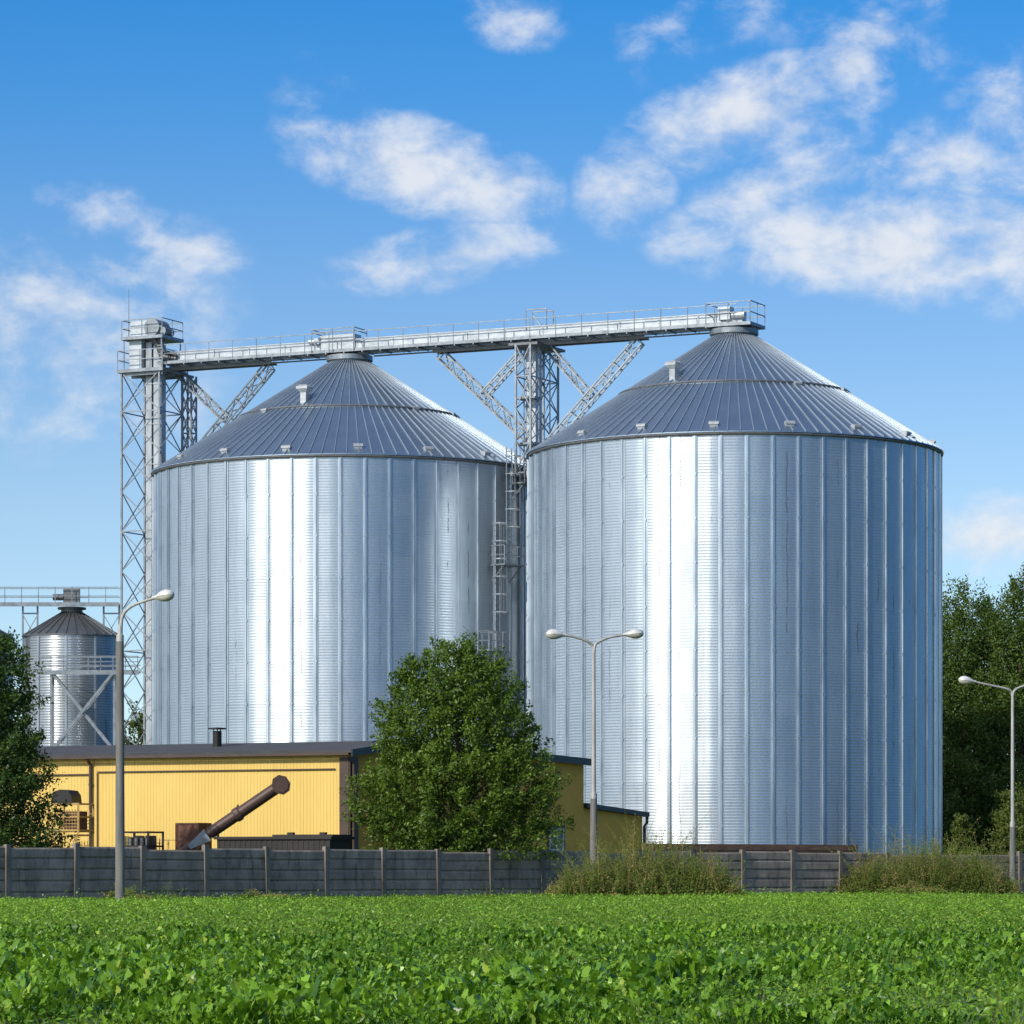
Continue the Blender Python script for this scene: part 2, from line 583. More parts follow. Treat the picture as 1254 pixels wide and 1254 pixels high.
    w.cycles.sample_map_resolution = 512


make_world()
sc = bpy.context.scene
sc.view_settings.view_transform = 'Standard'
sc.view_settings.look = 'None'
sc.view_settings.exposure = 0.0
sc.view_settings.gamma = 1.0
sc.render.engine = 'CYCLES'
sc.cycles.use_denoising = True
sc.cycles.max_bounces = 8
sc.cycles.transparent_max_bounces = 8

# ------------------------------------------------------------------ ground
def ground_mat():
    m, nt, bs = nodes_of('field_soil_and_grass')
    t = NT(nt)
    pos = t.n('ShaderNodeNewGeometry').outputs['Position']
    a = t.noise(pos, 0.25, 6, 0.6)
    b = t.noise(pos, 6.0, 5, 0.7)
    col = t.mix(t.smooth(a, 0.35, 0.65), (0.045, 0.085, 0.018, 1), (0.065, 0.10, 0.024, 1))
    col = t.mix(t.math('MULTIPLY', t.smooth(b, 0.5, 0.75), 0.6), col, (0.05, 0.045, 0.022, 1))
    t.link(col, bs.inputs['Base Color'])
    bs.inputs['Roughness'].default_value = 0.95
    return m


g = MB()
g.add([(-2500, -200, 0), (2500, -200, 0), (2500, 4500, 0), (-2500, 4500, 0)], [(0, 1, 2, 3)])
tag(g.build('field', ground_mat()), kind='structure')

# ------------------------------------------------------------------ fence line
FA = W(0, HZ, 35.0)
FB = W(1000, HZ, 26.8)
FA.z = FB.z = 0
FE = (FB - FA).normalized()                     # along the fence, to the right and away
FN = Vector((FE.y, -FE.x, 0))                   # towards the camera side


def fence_s(px):
    u = (px - 627) / F
    return (u * FA.y - FA.x) / (FE.x - u * FE.y)


def fence_mat_boards(rng, L, ht):
    """Five overlapping concrete boards; local x along, y out, z up."""
    mb = MB()
    nb = 5
    h = ht / nb
    for i in range(nb):
        z0, z1 = i * h, (i + 1) * h - 0.042
        o = rng.uniform(-0.010, 0.010)
        prof = [(-0.03 + o, z0), (0.030 + o, z0), (0.050 + o, z0 + 0.03), (0.044 + o, z1 - 0.06), (0.014 + o, z1), (-0.03 + o, z1)]
        tilt = rng.uniform(-0.008, 0.008)
        if i < nb - 1:
            mb.box(0, L, -0.026 , -0.004, z1 - 0.03, z1 + 0.05)
        n = len(prof)
        vs = [(0.0, p[0], p[1] - tilt) for p in prof] + [(L, p[0], p[1] + tilt) for p in prof]
        fs = [tuple(range(n)), tuple(range(n, 2 * n))[::-1]] + [(k, n + k, n + (k + 1) % n, (k + 1) % n) for k in range(n)]
        mb.add(vs, fs)
    return mb


def make_fence():
    rng = random.Random(3)
    s0, s1 = fence_s(8), fence_s(1048)
    step = (s1 - s0) / 16
    root = thing('concrete_fence', FA + FE * s0, 'long grey concrete board fence between green field and silos', 'fence')
    FE2 = Vector((FE.x * math.cos(rad(6)) + FE.y * math.sin(rad(6)), FE.y * math.cos(rad(6)) - FE.x * math.sin(rad(6)), 0))
    bend = 11
    for k in range(-3, 25):
        s = s0 + k * step
        X = FE if k < bend else FE2
        Y = Vector((X.y, -X.x, 0))
        base = FA + FE * s if k < bend else FA + FE * (s0 + bend * step) + FE2 * ((k - bend) * step)
        ht = 2.0 + rng.uniform(-0.05, 0.05) + (0.06 if k < 5 else 0.0)
        p = MB()
        lean = rng.uniform(-0.02, 0.02)
        c = base + Z * (ht + 0.01) / 2 + Y * 0.02
        p.obox(c, X * 0.115, Y * 0.085, Vector((X.x * lean, X.y * lean, (ht + 0.01) / 2)))
        p.obox(base + Y * 0.02 + X * (2 * lean * 0.5) + Z * (ht + 0.02), X * 0.095, Y * 0.07, Z * 0.015)
        p.build('post', M['post'], root)
        b = fence_mat_boards(rng, step - 0.23, ht - rng.uniform(0.0, 0.07))
        q = MB()
        st = base + X * 0.115
        q.add([st + X * v[0] + Y * v[1] + Z * v[2] for v in b.v], b.f)
        q.build('board_panel', M['concrete'], root)
    return root


make_fence()

# ------------------------------------------------------------------ grain silos
R = 11.4
WALL_H = 24.15
C1 = Vector((-9.5, 215.0, 0))
C2 = Vector((12.36, 204.5, 0))
E = (C2 - C1).normalized()                       # along the conveyor, left to right
P = Vector((E.y, -E.x, 0))                       # across it, towards the camera
SP = (C2 - C1).length


def pol(c, az, r, z):
    return Vector((c[0] + r * math.sin(az), c[1] - r * math.cos(az), z))


def silo_shell(radius, height, wave, amp, npan, sub, rng):
    rows = int(height / wave) * 6
    cols = npan * sub
    zz = np.linspace(0, height, rows + 1)
    dr = amp * np.cos(2 * np.pi * zz / wave)
    aa = np.linspace(0, 2 * np.pi, cols, endpoint=False)
    tilt = np.array([rng.uniform(-0.02, 0.02) for _ in range(npan)])
    k = np.arange(cols)
    fr = (k % sub) / sub
    off = tilt[k // sub] * np.sin(2 * np.pi * fr) + 0.012 * np.sin(np.pi * fr)
    rr = radius + dr[:, None] + off[None, :]
    V = np.stack([rr * np.sin(aa)[None, :], -rr * np.cos(aa)[None, :], np.broadcast_to(zz[:, None], rr.shape)], axis=-1).reshape(-1, 3)
    i = np.arange(rows)[:, None] * cols
    j = np.arange(cols)[None, :]
    j2 = (j + 1) % cols
    Fc = np.stack([i + j, i + j2, i + cols + j2, i + cols + j], axis=-1).reshape(-1, 4)
    return V, Fc


SLOPE = 0.632
R_RING = 6.4


def zroof(r):
    return 24.2 + (11.65 - r) * SLOPE


def roof_section(mb, rb_, c, r0, r1, lift, nrib, ribw, ribh):
    prof = [(r0, zroof(r0) - 0.05 + lift), (r0, zroof(r0) + lift), (r1, zroof(r1) + lift)]
    mb.lathe(prof, c, 156)
    nrm_r, nrm_z = SLOPE / math.hypot(1, SLOPE), 1 / math.hypot(1, SLOPE)
    for k in range(nrib):
        a = 2 * math.pi * (k + 0.5) / nrib
        tx = Vector((math.cos(a), math.sin(a), 0))
        A = pol(c, a, r0 + 0.02, zroof(r0 + 0.02) + lift)
        B = pol(c, a, r1, zroof(r1) + lift)
        n = Vector((math.sin(a) * nrm_r, -math.cos(a) * nrm_r, nrm_z))
        rb_.obox((A + B) / 2 + n * (ribh / 2), (B - A) / 2, tx * ribw / 2, n * ribh / 2)


def eave_vent(mb, c, az, r, s=1.0):
    """Low hooded roof vent sitting on the roof sheet."""
    p = pol(c, az, r, zroof(r))
    out = Vector((math.sin(az), -math.cos(az), 0))
    tx = Vector((math.cos(az), math.sin(az), 0))
    prof = [(-0.35, 0.12), (0.28, -0.2), (0.34, 0.10), (0.20, 0.24), (-0.05, 0.30), (-0.30, 0.26)]
    w = 0.36 * s
    mb.prism([p + out * (q[0] * s) + Z * (q[1] * s) - tx * w for q in prof], tx * 2 * w)
    mb.prism([p + out * (q[0] * s) + Z * (q[1] * s) - tx * (w + 0.05) for q in ((0.30, 0.02), (0.40, 0.02), (0.40, 0.18), (0.22, 0.30), (0.16, 0.27), (0.30, 0.16))], tx * 2 * (w + 0.05))


def gooseneck(mb, c, az, r):
    """Tall square exhaust vent with a flared hood."""
    p = pol(c, az, r, zroof(r))
    out = Vector((math.sin(az), -math.cos(az), 0))
    tx = Vector((math.cos(az), math.sin(az), 0))
    ctr = p + Z * 0.2 + out * 0.02
    mb.obox(ctr, out * 0.17, tx * 0.18, Z * 0.42)
    lo = ctr + Z * 0.30
    for (a0, z0, a1, z1) in ((0.18, 0.0, 0.36, 0.20), (0.36, 0.20, 0.36, 0.33), (0.36, 0.33, 0.20, 0.44)):
        vs = []
        for (a, zz) in ((a0, z0), (a1, z1)):
            vs += [lo + out * (a * sx) + tx * (a * sy) + Z * zz for sx, sy in ((-1, -1), (1, -1), (1, 1), (-1, 1))]
        mb.add(vs, [(3, 2, 1, 0), (4, 5, 6, 7)] + [(i, (i + 1) % 4, 4 + (i + 1) % 4, 4 + i) for i in range(4)])
    mb.obox(p + Z * 0.22 - out * 0.36, out * 0.32, tx * 0.17, Z * 0.22)


def make_silo(c, label, eave_az, big_az, small_az):
    root = thing('grain_silo', c, label, 'silo', 'large galvanised grain silos')
    V, Fc = shell
    wall = arr_obj('wall', V + np.array([c.x, c.y, 0]), Fc, M['silo'], root, smooth=True)
    rf, rs_ = MB(), MB()
    roof_section(rf, rs_, c, 11.58, R_RING, 0.0, 104, 0.030, 0.060)
    roof = rf.build('roof', M['roof'], root, smooth=30)
    rs_.build('standing_seams', M['seam'], roof)
    ru, rs_ = MB(), MB()
    roof_section(ru, rs_, c, R_RING + 0.06, 1.15, 0.012, 72, 0.032, 0.06)
    crown = ru.build('roof_crown', M['roof'], root, smooth=30)
    rs_.build('standing_seams', M['seam'], crown)
    rg = MB()
    zr = zroof(R_RING) + 0.05
    n = 120
    ring = [pol(c, 2 * math.pi * k / n, R_RING + 0.04, zr) for k in range(n + 1)]
    rg.tube(ring, 0.06, 6, False)
    rg.build('roof_ring', M['steel_dark'], root, smooth=True)
    ev = MB()
    ring = [pol(c, 2 * math.pi * k / 156, 11.50, WALL_H - 0.03) for k in range(157)]
    ev.tube(ring, 0.07, 6, False)
    ev.build('eave_ring', M['steel_dark'], root, smooth=True)
    cl = MB()
    zt = zroof(1.15)
    cl.lathe([(1.20, zt - 0.1), (1.20, zt + 0.08), (1.36, zt + 0.10), (1.36, zt + 0.38), (0.45, zt + 0.40), (0.0, zt + 0.40)], c, 40)
    cl.build('inlet_collar', M['steel'], root, smooth=30)
    for a in eave_az:
        v = MB()
        eave_vent(v, c, rad(a), 10.95 + random.uniform(-0.08, 0.08), 0.60)
        v.build('roof_vent', M['vent'], root)
    for a in big_az:
        v = MB()
        gooseneck(v, c, rad(a), 5.75)
        o = v.build('exhaust_vent', M['vent'], root)
        o['label'] = 'tall square exhaust vent with flared hood'
    for (a, r) in small_az:
        v = MB()
        eave_vent(v, c, rad(a), r, 0.5)
        v.build('roof_vent', M['vent'], root)
    # vertical stiffeners, hat-shaped, bolted over every sheet joint that faces the field
    prof = [(-0.135, 0.0), (-0.135, 0.022), (-0.062, 0.03), (-0.05, 0.105), (0.05, 0.105), (0.062, 0.03), (0.135, 0.022), (0.135, 0.0)]
    for k in range(-NPAN // 4 - 2, NPAN // 4 + 3):
        a = 2 * math.pi * k / NPAN
        out = Vector((math.sin(a), -math.cos(a), 0))
        tx = Vector((math.cos(a), math.sin(a), 0))
        b = MB()
        base = pol(c, a, R + 0.008, 0)
        b.prism([base + tx * q[0] + out * q[1] for q in prof], Z * (WALL_H - 0.12))
        for zz in np.arange(1.15, WALL_H - 1, 2.32):
            b.obox(base + out * 0.06 + Z * float(zz), tx * 0.075, out * 0.05, Z * 0.06)
        b.build('stiffener', M['stiff'], wall)
    return root


rng = random.Random(11)
shell = silo_shell(R, WALL_H, 0.158, 0.0038, NPAN, 4, rng)
silo1 = make_silo(C1, 'left and farther of two big galvanised grain silos, with caged ladder on its right side', (-58, -37, -16, 5, 26, 47, 68), (-24,), ((38, 6.4), (-45, 6.5), (70, 6.4)))
silo2 = make_silo(C2, 'right and nearer of two big galvanised grain silos, in front of the tall trees', (-51, -30, -9, 12, 33, 54, 75), (-38,), ((28, 6.5), (62, 6.5)))


# ------------------------------------------------------------------ caged ladder on the left silo
def silo1_az(px, r=R + 0.3):
    lo, hi = 0.0, rad(80)
    for _ in range(50):
        m = (lo + hi) / 2
        p = pol(C1, m, r, 0)
        if 627 + p.x / p.y * F < px:
            lo = m
        else:
            hi = m
    return lo


def silo1_z(py, az):
    p = pol(C1, az, R + 0.3, 0)
    return EYE + (HZ - py) * p.y / F


def ladder_flight(az, z0, z1, cage):
    mb = MB()
    tx = Vector((math.cos(az), math.sin(az), 0))
    out = Vector((math.sin(az), -math.cos(az), 0))
    b = pol(C1, az, R + 0.32, 0)
    for s in (-1, 1):
        mb.bar(b + tx * 0.24 * s + Z * z0, b + tx * 0.24 * s + Z * z1, 0.06)
    for zz in np.arange(z0 + 0.2, z1, 0.3):
        mb.bar(b - tx * 0.24 + Z * float(zz), b + tx * 0.24 + Z * float(zz), 0.03)
    cg = MB()
    if cage:
        c0 = max(z0 + 2.2, z0)
        for zz in np.arange(c0, z1 + 0.05, 1.0):
            pts = [b + tx * (0.42 * math.cos(t)) + out * (0.05 + 0.72 * math.sin(t)) + Z * float(zz) for t in np.linspace(0, math.pi, 9)]
            for i in range(8):
                cg.bar(pts[i], pts[i + 1], 0.02, 0.06)
        for t in np.linspace(0.15, math.pi - 0.15, 5):
            q = b + tx * (0.42 * math.cos(t)) + out * (0.05 + 0.72 * math.sin(t))
            cg.bar(q + Z * c0, q + Z * (z1 + 0.02), 0.045, 0.02)
    return mb, cg


def landing(az, z, half, depth):
    mb, rl = MB(), MB()
    tx = Vector((math.cos(az), math.sin(az), 0))
    out = Vector((math.sin(az), -math.cos(az), 0))
    b = pol(C1, az, R + 0.12, z)
    mb.obox(b + out * depth / 2, tx * half, out * depth / 2, Z * 0.045)
    for s in (-1, 1):
        mb.bar(b + tx * (half - 0.1) * s - Z * 0.9, b + tx * (half - 0.1) * s + out * depth * 0.9 - Z * 0.03, 0.05)
    for hgt in (0.55, 1.08):
        rl.bar(b + out * depth - tx * half + Z * hgt, b + out * depth + tx * half + Z * hgt, 0.045)
        for s in (-1, 1):
            rl.bar(b + tx * half * s + Z * hgt, b + out * depth + tx * half * s + Z * hgt, 0.045)
    for f in (-1, -0.33, 0.33, 1):
        rl.bar(b + out * depth + tx * half * f, b + out * depth + tx * half * f + Z * 1.08, 0.045)
    for s in (-1, 1):
        rl.bar(b + out * 0.1 + tx * half * s, b + out * 0.1 + tx * half * s + Z * 1.08, 0.045)
    return mb, rl


a1, a2, a3 = silo1_az(623), silo1_az(608), silo1_az(594)
zA, zB = silo1_z(692, a2), silo1_z(797, a3)
lad, cg1 = ladder_flight(a1, zA, silo1_z(548, a1), True)
l2, cg2 = ladder_flight(a2, zB, silo1_z(640, a2), True)
l3, cg3 = ladder_flight(a3, 0.3, zB + 1.1, True)
lad.add(l2.v, l2.f)
lad.add(l3.v, l3.f)
ladder = lad.build('access_ladder', M['steel'], silo1)
for cgx in (cg1, cg2, cg3):
    cgx.build('safety_cage', M['steel'], ladder)
for (az_, z_, hf, dp) in ((silo1_az(616), zA, 0.85, 1.0), (silo1_az(599), zB, 0.8, 1.0), (silo1_az(637), silo1_z(593, silo1_az(637)), 0.7, 0.9)):
    m1, r1 = landing(az_, z_, hf, dp)
    lp = m1.build('landing', M['steel'], silo1)
    r1.build('guard_rail', M['steel'], lp)


# ------------------------------------------------------------------ conveyor over the silo tops
def S(s, q=0.0, z=0.0):
    return C1 + E * s + P * q + Z * z


def s_of_px(px, q=0.0):
    u = (px - 627) / F
    b = C1 + P * q
    return (u * b.y - b.x) / (E.x - u * E.y)


ZD = 31.42
conv = thing('grain_conveyor', S(0, 0, ZD), 'long roof-top conveyor with walkway and railing linking both silo tops', 'conveyor')
s_l, s_r = -12.4, SP + 0.6
cs = MB()
cs.obox(S((s_l + s_r) / 2, 0, ZD + 0.43), E * (s_r - s_l) / 2, P * 0.27, Z * 0.30)
for s in np.arange(s_l + 1.0, s_r, 2.4):
    cs.obox(S(float(s), 0, ZD + 0.43), E * 0.035, P * 0.31, Z * 0.335)
cs.obox(S((s_l + s_r) / 2, 0, ZD + 0.755), E * (s_r - s_l) / 2, P * 0.33, Z * 0.022)
cs.build('conveyor_casing', M['casing'], conv)
wk = MB()
wk.obox(S((s_l + s_r) / 2, 0.70, ZD), E * (s_r - s_l) / 2, P * 0.38, Z * 0.035)
wk.obox(S((s_l + s_r) / 2, 1.10, ZD + 0.02), E * (s_r - s_l) / 2, P * 0.025, Z * 0.09)
wk.obox(S((s_l + s_r) / 2, -0.30, ZD - 0.02), E * (s_r - s_l) / 2, P * 0.05, Z * 0.09)
for s in np.arange(s_l + 0.6, s_r, 1.2):
    wk.bar(S(float(s), -0.34, ZD - 0.1), S(float(s), 1.1, ZD - 0.1), 0.07, 0.10)
wk.build('walkway', M['steel'], conv)
hr = MB()
for zz in (0.56, 1.08):
    hr.bar(S(s_l, 1.12, ZD + zz), S(s_r, 1.12, ZD + zz), 0.045)
hrail = hr.build('handrail', M['steel'], conv)
for s in np.arange(s_l + 0.3, s_r, 1.62):
    q = MB()
    q.bar(S(float(s), 1.12, ZD - 0.06), S(float(s), 1.12, ZD + 1.08), 0.05)
    q.build('rail_post', M['steel'], hrail)
for (pa, pb) in ((205, 336), (533, 792)):
    ub = MB()
    sa, sb = s_of_px(pa), s_of_px(pb)
    for q in (-0.3, 0.35):
        ub.obox(S((sa + sb) / 2, q, ZD - 0.36), E * (sb - sa) / 2, P * 0.07, Z * 0.02)
        ub.obox(S((sa + sb) / 2, q, ZD - 0.19), E * (sb - sa) / 2, P * 0.07, Z * 0.02)
        ub.obox(S((sa + sb) / 2, q, ZD - 0.275), E * (sb - sa) / 2, P * 0.015, Z * 0.065)
    ub.build('support_beam', M['steel_dark'], conv)
for (pa, pb) in ((336, 408), (460, 533), (792, 880)):
    cb = MB()
    cb.tube([S(s_of_px(pa), 0.2, ZD - 0.30), S(s_of_px(pb), 0.2, ZD - 0.30)], 0.045, 8)
    for k in range(1, 4):
        s = s_of_px(pa + (pb - pa) * k / 4)
        cb.bar(S(s, 0.2, ZD - 0.30), S(s, 0.2, ZD - 0.14), 0.03)
    cb.build('cable_pipe', M['steel_dark'], conv)
# gate housing above the left silo
tb = MB()
tb.obox(S(-0.6, 0.0, ZD + 0.62), E * 1.15, P * 0.42, Z * 0.44)
tb.obox(S(-1.9, 0.35, ZD + 0.75), E * 0.18, P * 0.18, Z * 0.18)
tb.tube([S(-2.5, 0.35, ZD + 0.75), S(-2.0, 0.35, ZD + 0.75)], 0.15, 12)
tb.build('gate_housing', M['casing'], conv)
for q in (0, SP):
    sp_ = MB()
    sp_.obox(S(q, 0, ZD - 0.2), E * 0.45, P * 0.4, Z * 0.20)
    sp_.build('discharge_spout', M['steel'], conv)
gr_ = MB()
for zz in (0.6, 1.15, 1.32):
    gr_.bar(S(-1.9, 1.16, ZD + zz), S(0.9, 1.16, ZD + zz), 0.05)
    for q in (-1.9, 0.9):
        gr_.bar(S(q, -0.45, ZD + zz), S(q, 1.16, ZD + zz), 0.05)
for q in (-1.9, -0.5, 0.9):
    gr_.bar(S(q, 1.16, ZD), S(q, 1.16, ZD + 1.32), 0.05)
    gr_.bar(S(q, -0.45, ZD), S(q, -0.45, ZD + 1.32), 0.05)
gr_.build('guard_rail', M['steel'], conv)
# end platform and drive over the right silo
ep = MB()
ep.obox(S(SP + 0.12, 0.1, ZD - 0.03), E * 1.34, P * 1.12, Z * 0.09)
ep.obox(S(SP + 0.12, 0.1, ZD - 0.2), E * 1.2, P * 0.08, Z * 0.08)
ep.build('end_platform', M['steel'], conv)
er = MB()
x0, x1, y0, y1 = SP - 1.2, SP + 1.44, -1.0, 1.20
for zz in (0.6, 1.2):
    er.bar(S(x0, y1, ZD + zz), S(x1, y1, ZD + zz), 0.05)
    er.bar(S(x0, y0, ZD + zz), S(x1, y0, ZD + zz), 0.05)
    er.bar(S(x1, y0, ZD + zz), S(x1, y1, ZD + zz), 0.05)
    er.bar(S(x0, y0, ZD + zz), S(x0, y1, ZD + zz), 0.05)
for xx in (x0, (x0 + x1) / 2, x1):
    for yy in (y0, y1):
        er.bar(S(xx, yy, ZD), S(xx, yy, ZD + 1.2), 0.05)
er.bar(S(x1, 0.1, ZD), S(x1, 0.1, ZD + 1.2), 0.05)
er.build('guard_rail', M['steel'], conv)
dv = MB()
dv.obox(S(SP - 0.35, 0.35, ZD + 0.68), E * 0.36, P * 0.32, Z * 0.36)
dv.obox(S(SP + 0.25, 0.1, ZD + 0.42), E * 0.4, P * 0.3, Z * 0.3)
dv.tube([S(SP + 0.1, 0.45, ZD + 0.55), S(SP + 0.85, 0.45, ZD + 0.55)], 0.22, 14)
dv.build('drive_unit', M['casing'], conv)


# ------------------------------------------------------------------ lattice towers
def lattice_tower(root, centre, he, hq, z0, z1, bay, leg_w, bar_w, faces=True):
    """Four legs and one bracing mesh for each face."""
    cor = [centre + E * sx * he + P * sy * hq for sx, sy in ((-1, -1), (1, -1), (1, 1), (-1, 1))]
    for c in cor:
        b = MB()
        b.obox(c + Z * (z0 + z1) / 2, E * leg_w / 2, P * leg_w / 2, Z * (z1 - z0) / 2)
        b.build('leg', M['steel'], root)
    n = max(1, round((z1 - z0) / bay))
    for k in range(4):
        a, b_ = cor[k], cor[(k + 1) % 4]
        m = MB()
        for i in range(n):
            za, zb = z0 + (z1 - z0) * i / n, z0 + (z1 - z0) * (i + 1) / n
            m.bar(a + Z * za, b_ + Z * zb, bar_w)
            m.bar(b_ + Z * za + (b_ - a).normalized() * 0.0, a + Z * zb, bar_w * 0.9)
            if i % 3 == 0:
                m.bar(a + Z * za, b_ + Z * za, bar_w * 1.2)
        m.build('lattice_bracing', M['steel'], root)


TS = s_of_px(186)
T = S(TS)
tower = thing('elevator_tower', T, 'tall lattice elevator tower left of the silos with platforms and drive head', 'tower')
lattice_tower(tower, T, 1.32, 1.32, 0, 31.0, 2.35, 0.11, 0.055)
for k, (dx, w) in enumerate(((0.16, 0.20), (0.76, 0.26))):
    l = MB()
    l.obox(T + E * dx + P * 0.35 + Z * 16.4, E * w, P * 0.28, Z * 16.4)
    for zz in np.arange(1.5, 32, 2.4):
        l.obox(T + E * dx + P * 0.35 + Z * float(zz), E * (w + 0.035), P * 0.315, Z * 0.04)
    l.build('elevator_leg', M['leg_sheet'], tower)
pl = MB()
pl.obox(T + E * 0.05 + Z * 31.05, E * 1.6, P * 1.5, Z * 0.10)
for q in (-1.2, 0, 1.2):
    pl.obox(T + E * 0.05 + P * q + Z * 30.86, E * 1.45, P * 0.06, Z * 0.09)
plat1 = pl.build('platform', M['steel'], tower)
pu = MB()
pu.obox(T + E * 0.15 + P * 0.2 + Z * 33.0, E * 1.45, P * 1.25, Z * 0.09)
for sx in (-1, 1):
    for sy in (-1, 1):
        pu.bar(T + E * (0.15 + sx * 1.3) + P * (0.2 + sy * 1.1) + Z * 31.15, T + E * (0.15 + sx * 1.3) + P * (0.2 + sy * 1.1) + Z * 32.95, 0.08)
plat2 = pu.build('platform', M['steel'], tower)


def rail_box(centre, he, hq, z, h, n):
    mb = MB()
    cor = [centre + E * sx * he + P * sy * hq for sx, sy in ((-1, -1), (1, -1), (1, 1), (-1, 1))]
    for k in range(4):
        a, b_ = cor[k], cor[(k + 1) % 4]
        for f in (0.5, 1.0):
            mb.bar(a + Z * (z + h * f), b_ + Z * (z + h * f), 0.05)
        for i in range(n):
            q = a.lerp(b_, i / n)
            mb.bar(q + Z * z, q + Z * (z + h), 0.05)
    return mb


rail_box(T + E * 0.05, 1.56, 1.46, 31.15, 1.12, 2).build('guard_rail', M['steel'], plat1)
rail_box(T + E * 0.15 + P * 0.2, 1.40, 1.20, 33.09, 1.0, 2).build('guard_rail', M['steel'], plat2)
hd = MB()
hd.obox(T - E * 0.55 + P * 0.55 + Z * 32.05, E * 0.42, P * 0.45, Z * 0.85)
hd.obox(T - E * 0.35 + P * 0.45 + Z * 33.6, E * 0.60, P * 0.45, Z * 0.48)
hd.build('head_housing', M['casing'], tower)
dr = MB()
dr.tube([T + E * 0.55 + P * 0.95 + Z * 33.65, T + E * 0.55 - P * 0.35 + Z * 33.65], 0.52, 20)
dr.tube([T + E * 1.15 + P * 0.8 + Z * 33.4, T + E * 1.15 - P * 0.2 + Z * 33.4], 0.30, 16)
dr.obox(T + E * 0.8 + P * 0.4 + Z * 33.2, E * 0.5, P * 0.4, Z * 0.12)
dr.build('drive_drum', M['steel'], tower, smooth=35)
pp = MB()
pp.tube([T + E * 0.6 + P * 0.9 + Z * 33.0, T + E * 0.95 + P * 0.7 + Z * 32.5, T + E * 1.0 + P * 0.5 + Z * 31.9, T + E * 1.9 + P * 0.3 + Z * 31.75], 0.22, 12)
pp.tube([T + E * 1.0 + P * 0.9 + Z * 33.0, T + E * 1.3 + P * 0.8 + Z * 32.2, T + E * 2.0 + P * 0.5 + Z * 31.95], 0.10, 10)
pp.build('spout_pipe', M['steel_dark'], tower, smooth=35)
an = MB()
an.tube([T - E * 1.25 + P * 0.6 + Z * 33.0, T - E * 1.25 + P * 0.6 + Z * 36.1], [0.03, 0.012], 6)
an.build('antenna', M['steel_dark'], tower)

# narrow column and its braces left of the left silo
CS = s_of_px(232, -2.0)
CP = S(CS, -2.0)
col = thing('conveyor_support', CP, 'narrow lattice column with diagonal braces beside the elevator tower', 'support tower', 'lattice supports under the conveyor')
lattice_tower(col, CP, 0.30, 0.30, 0, 31.0, 1.15, 0.09, 0.045)
hb = MB()
hb.bar(S(CS, -2.4, 31.0), S(CS, 0.6, 31.0), 0.16, 0.14)
hb.build('head_beam', M['steel_dark'], col)
b = MB()
bA, bB = S(CS + 0.4, -1.3, 25.6), S(s_of_px(330), -0.1, ZD - 0.42)
b.truss(bA, bB, 0.42, 0.6, 8, P, 0.042, 0.026)
b.build('brace_truss', M['steel'], col)
b = MB()
b.truss(S(CS + 0.1, -0.9, ZD - 0.5), bA.lerp(bB, 0.46), 0.36, 0.42, 5, P, 0.038, 0.024)
b.build('brace_truss', M['steel'], col)

# middle support between the silos
MS = SP / 2
mid = thing('conveyor_support', S(MS), 'wide lattice support with pale square duct standing between the two silos', 'support tower', 'lattice supports under the conveyor')
lattice_tower(mid, S(MS), 0.46, 1.85, 23.7, ZD - 0.45, 1.8, 0.11, 0.055)
for sx in (-0.5, 0.5):
    m = MB()
    m.obox(S(MS + sx, 0, 23.6), E * 0.09, P * 2.3, Z * 0.12)
    m.build('base_beam', M['steel'], mid)
for q in (-0.75, 0.75):
    m = MB()
    for sx in (-1, 1):
        m.bar(S(MS + 0.46 * sx, q, 23.7), S(MS + 0.46 * sx, q, ZD - 0.45), 0.08)
    for i in range(4):
        m.bar(S(MS - 0.46, q, 23.8 + 1.8 * i), S(MS + 0.46, q, 23.8 + 1.8 * (i + 1)), 0.05)
    m.build('lattice_bracing', M['steel'], mid)
l = MB()
l.obox(S(MS - 0.1, 0.2, 15.55), E * 0.30, P * 0.42, Z * 15.45)
for zz in np.arange(1, 31, 1.6):
    l.obox(S(MS - 0.1, 0.2, float(zz)), E * 0.325, P * 0.445, Z * 0.03)
l.build('duct', M['casing'], mid)
for zz in (28.0, 25.4):
    l = MB()
    l.obox(S(MS - 0.1, 0.9, zz), E * 0.62, P * 0.5, Z * 0.06)
    l.build('rest_platform', M['steel'], mid)
tp = MB()
for s in (-0.55, 0.75):
    tp.bar(S(MS + s, -0.6, ZD + 0.6), S(MS + s, -0.6, ZD + 1.75), 0.06)
    tp.bar(S(MS + s, 0.3, ZD + 0.6), S(MS + s, 0.3, ZD + 1.75), 0.06)
tp.bar(S(MS - 0.55, 0.3, ZD + 1.72), S(MS + 0.75, 0.3, ZD + 1.72), 0.06)
tp.bar(S(MS - 0.55, -0.6, ZD + 1.72), S(MS + 0.75, -0.6, ZD + 1.72), 0.06)
tp.bar(S(MS - 0.1, 0.3, ZD + 1.4), S(MS + 0.4, 0.3, ZD + 0.8), 0.08)
tp.build('hoist_frame', M['steel'], mid)
hb = MB()
hb.obox(S(MS, 0, ZD - 0.44), E * 0.9, P * 1.9, Z * 0.07)
hb.build('head_beam', M['steel_dark'], mid)
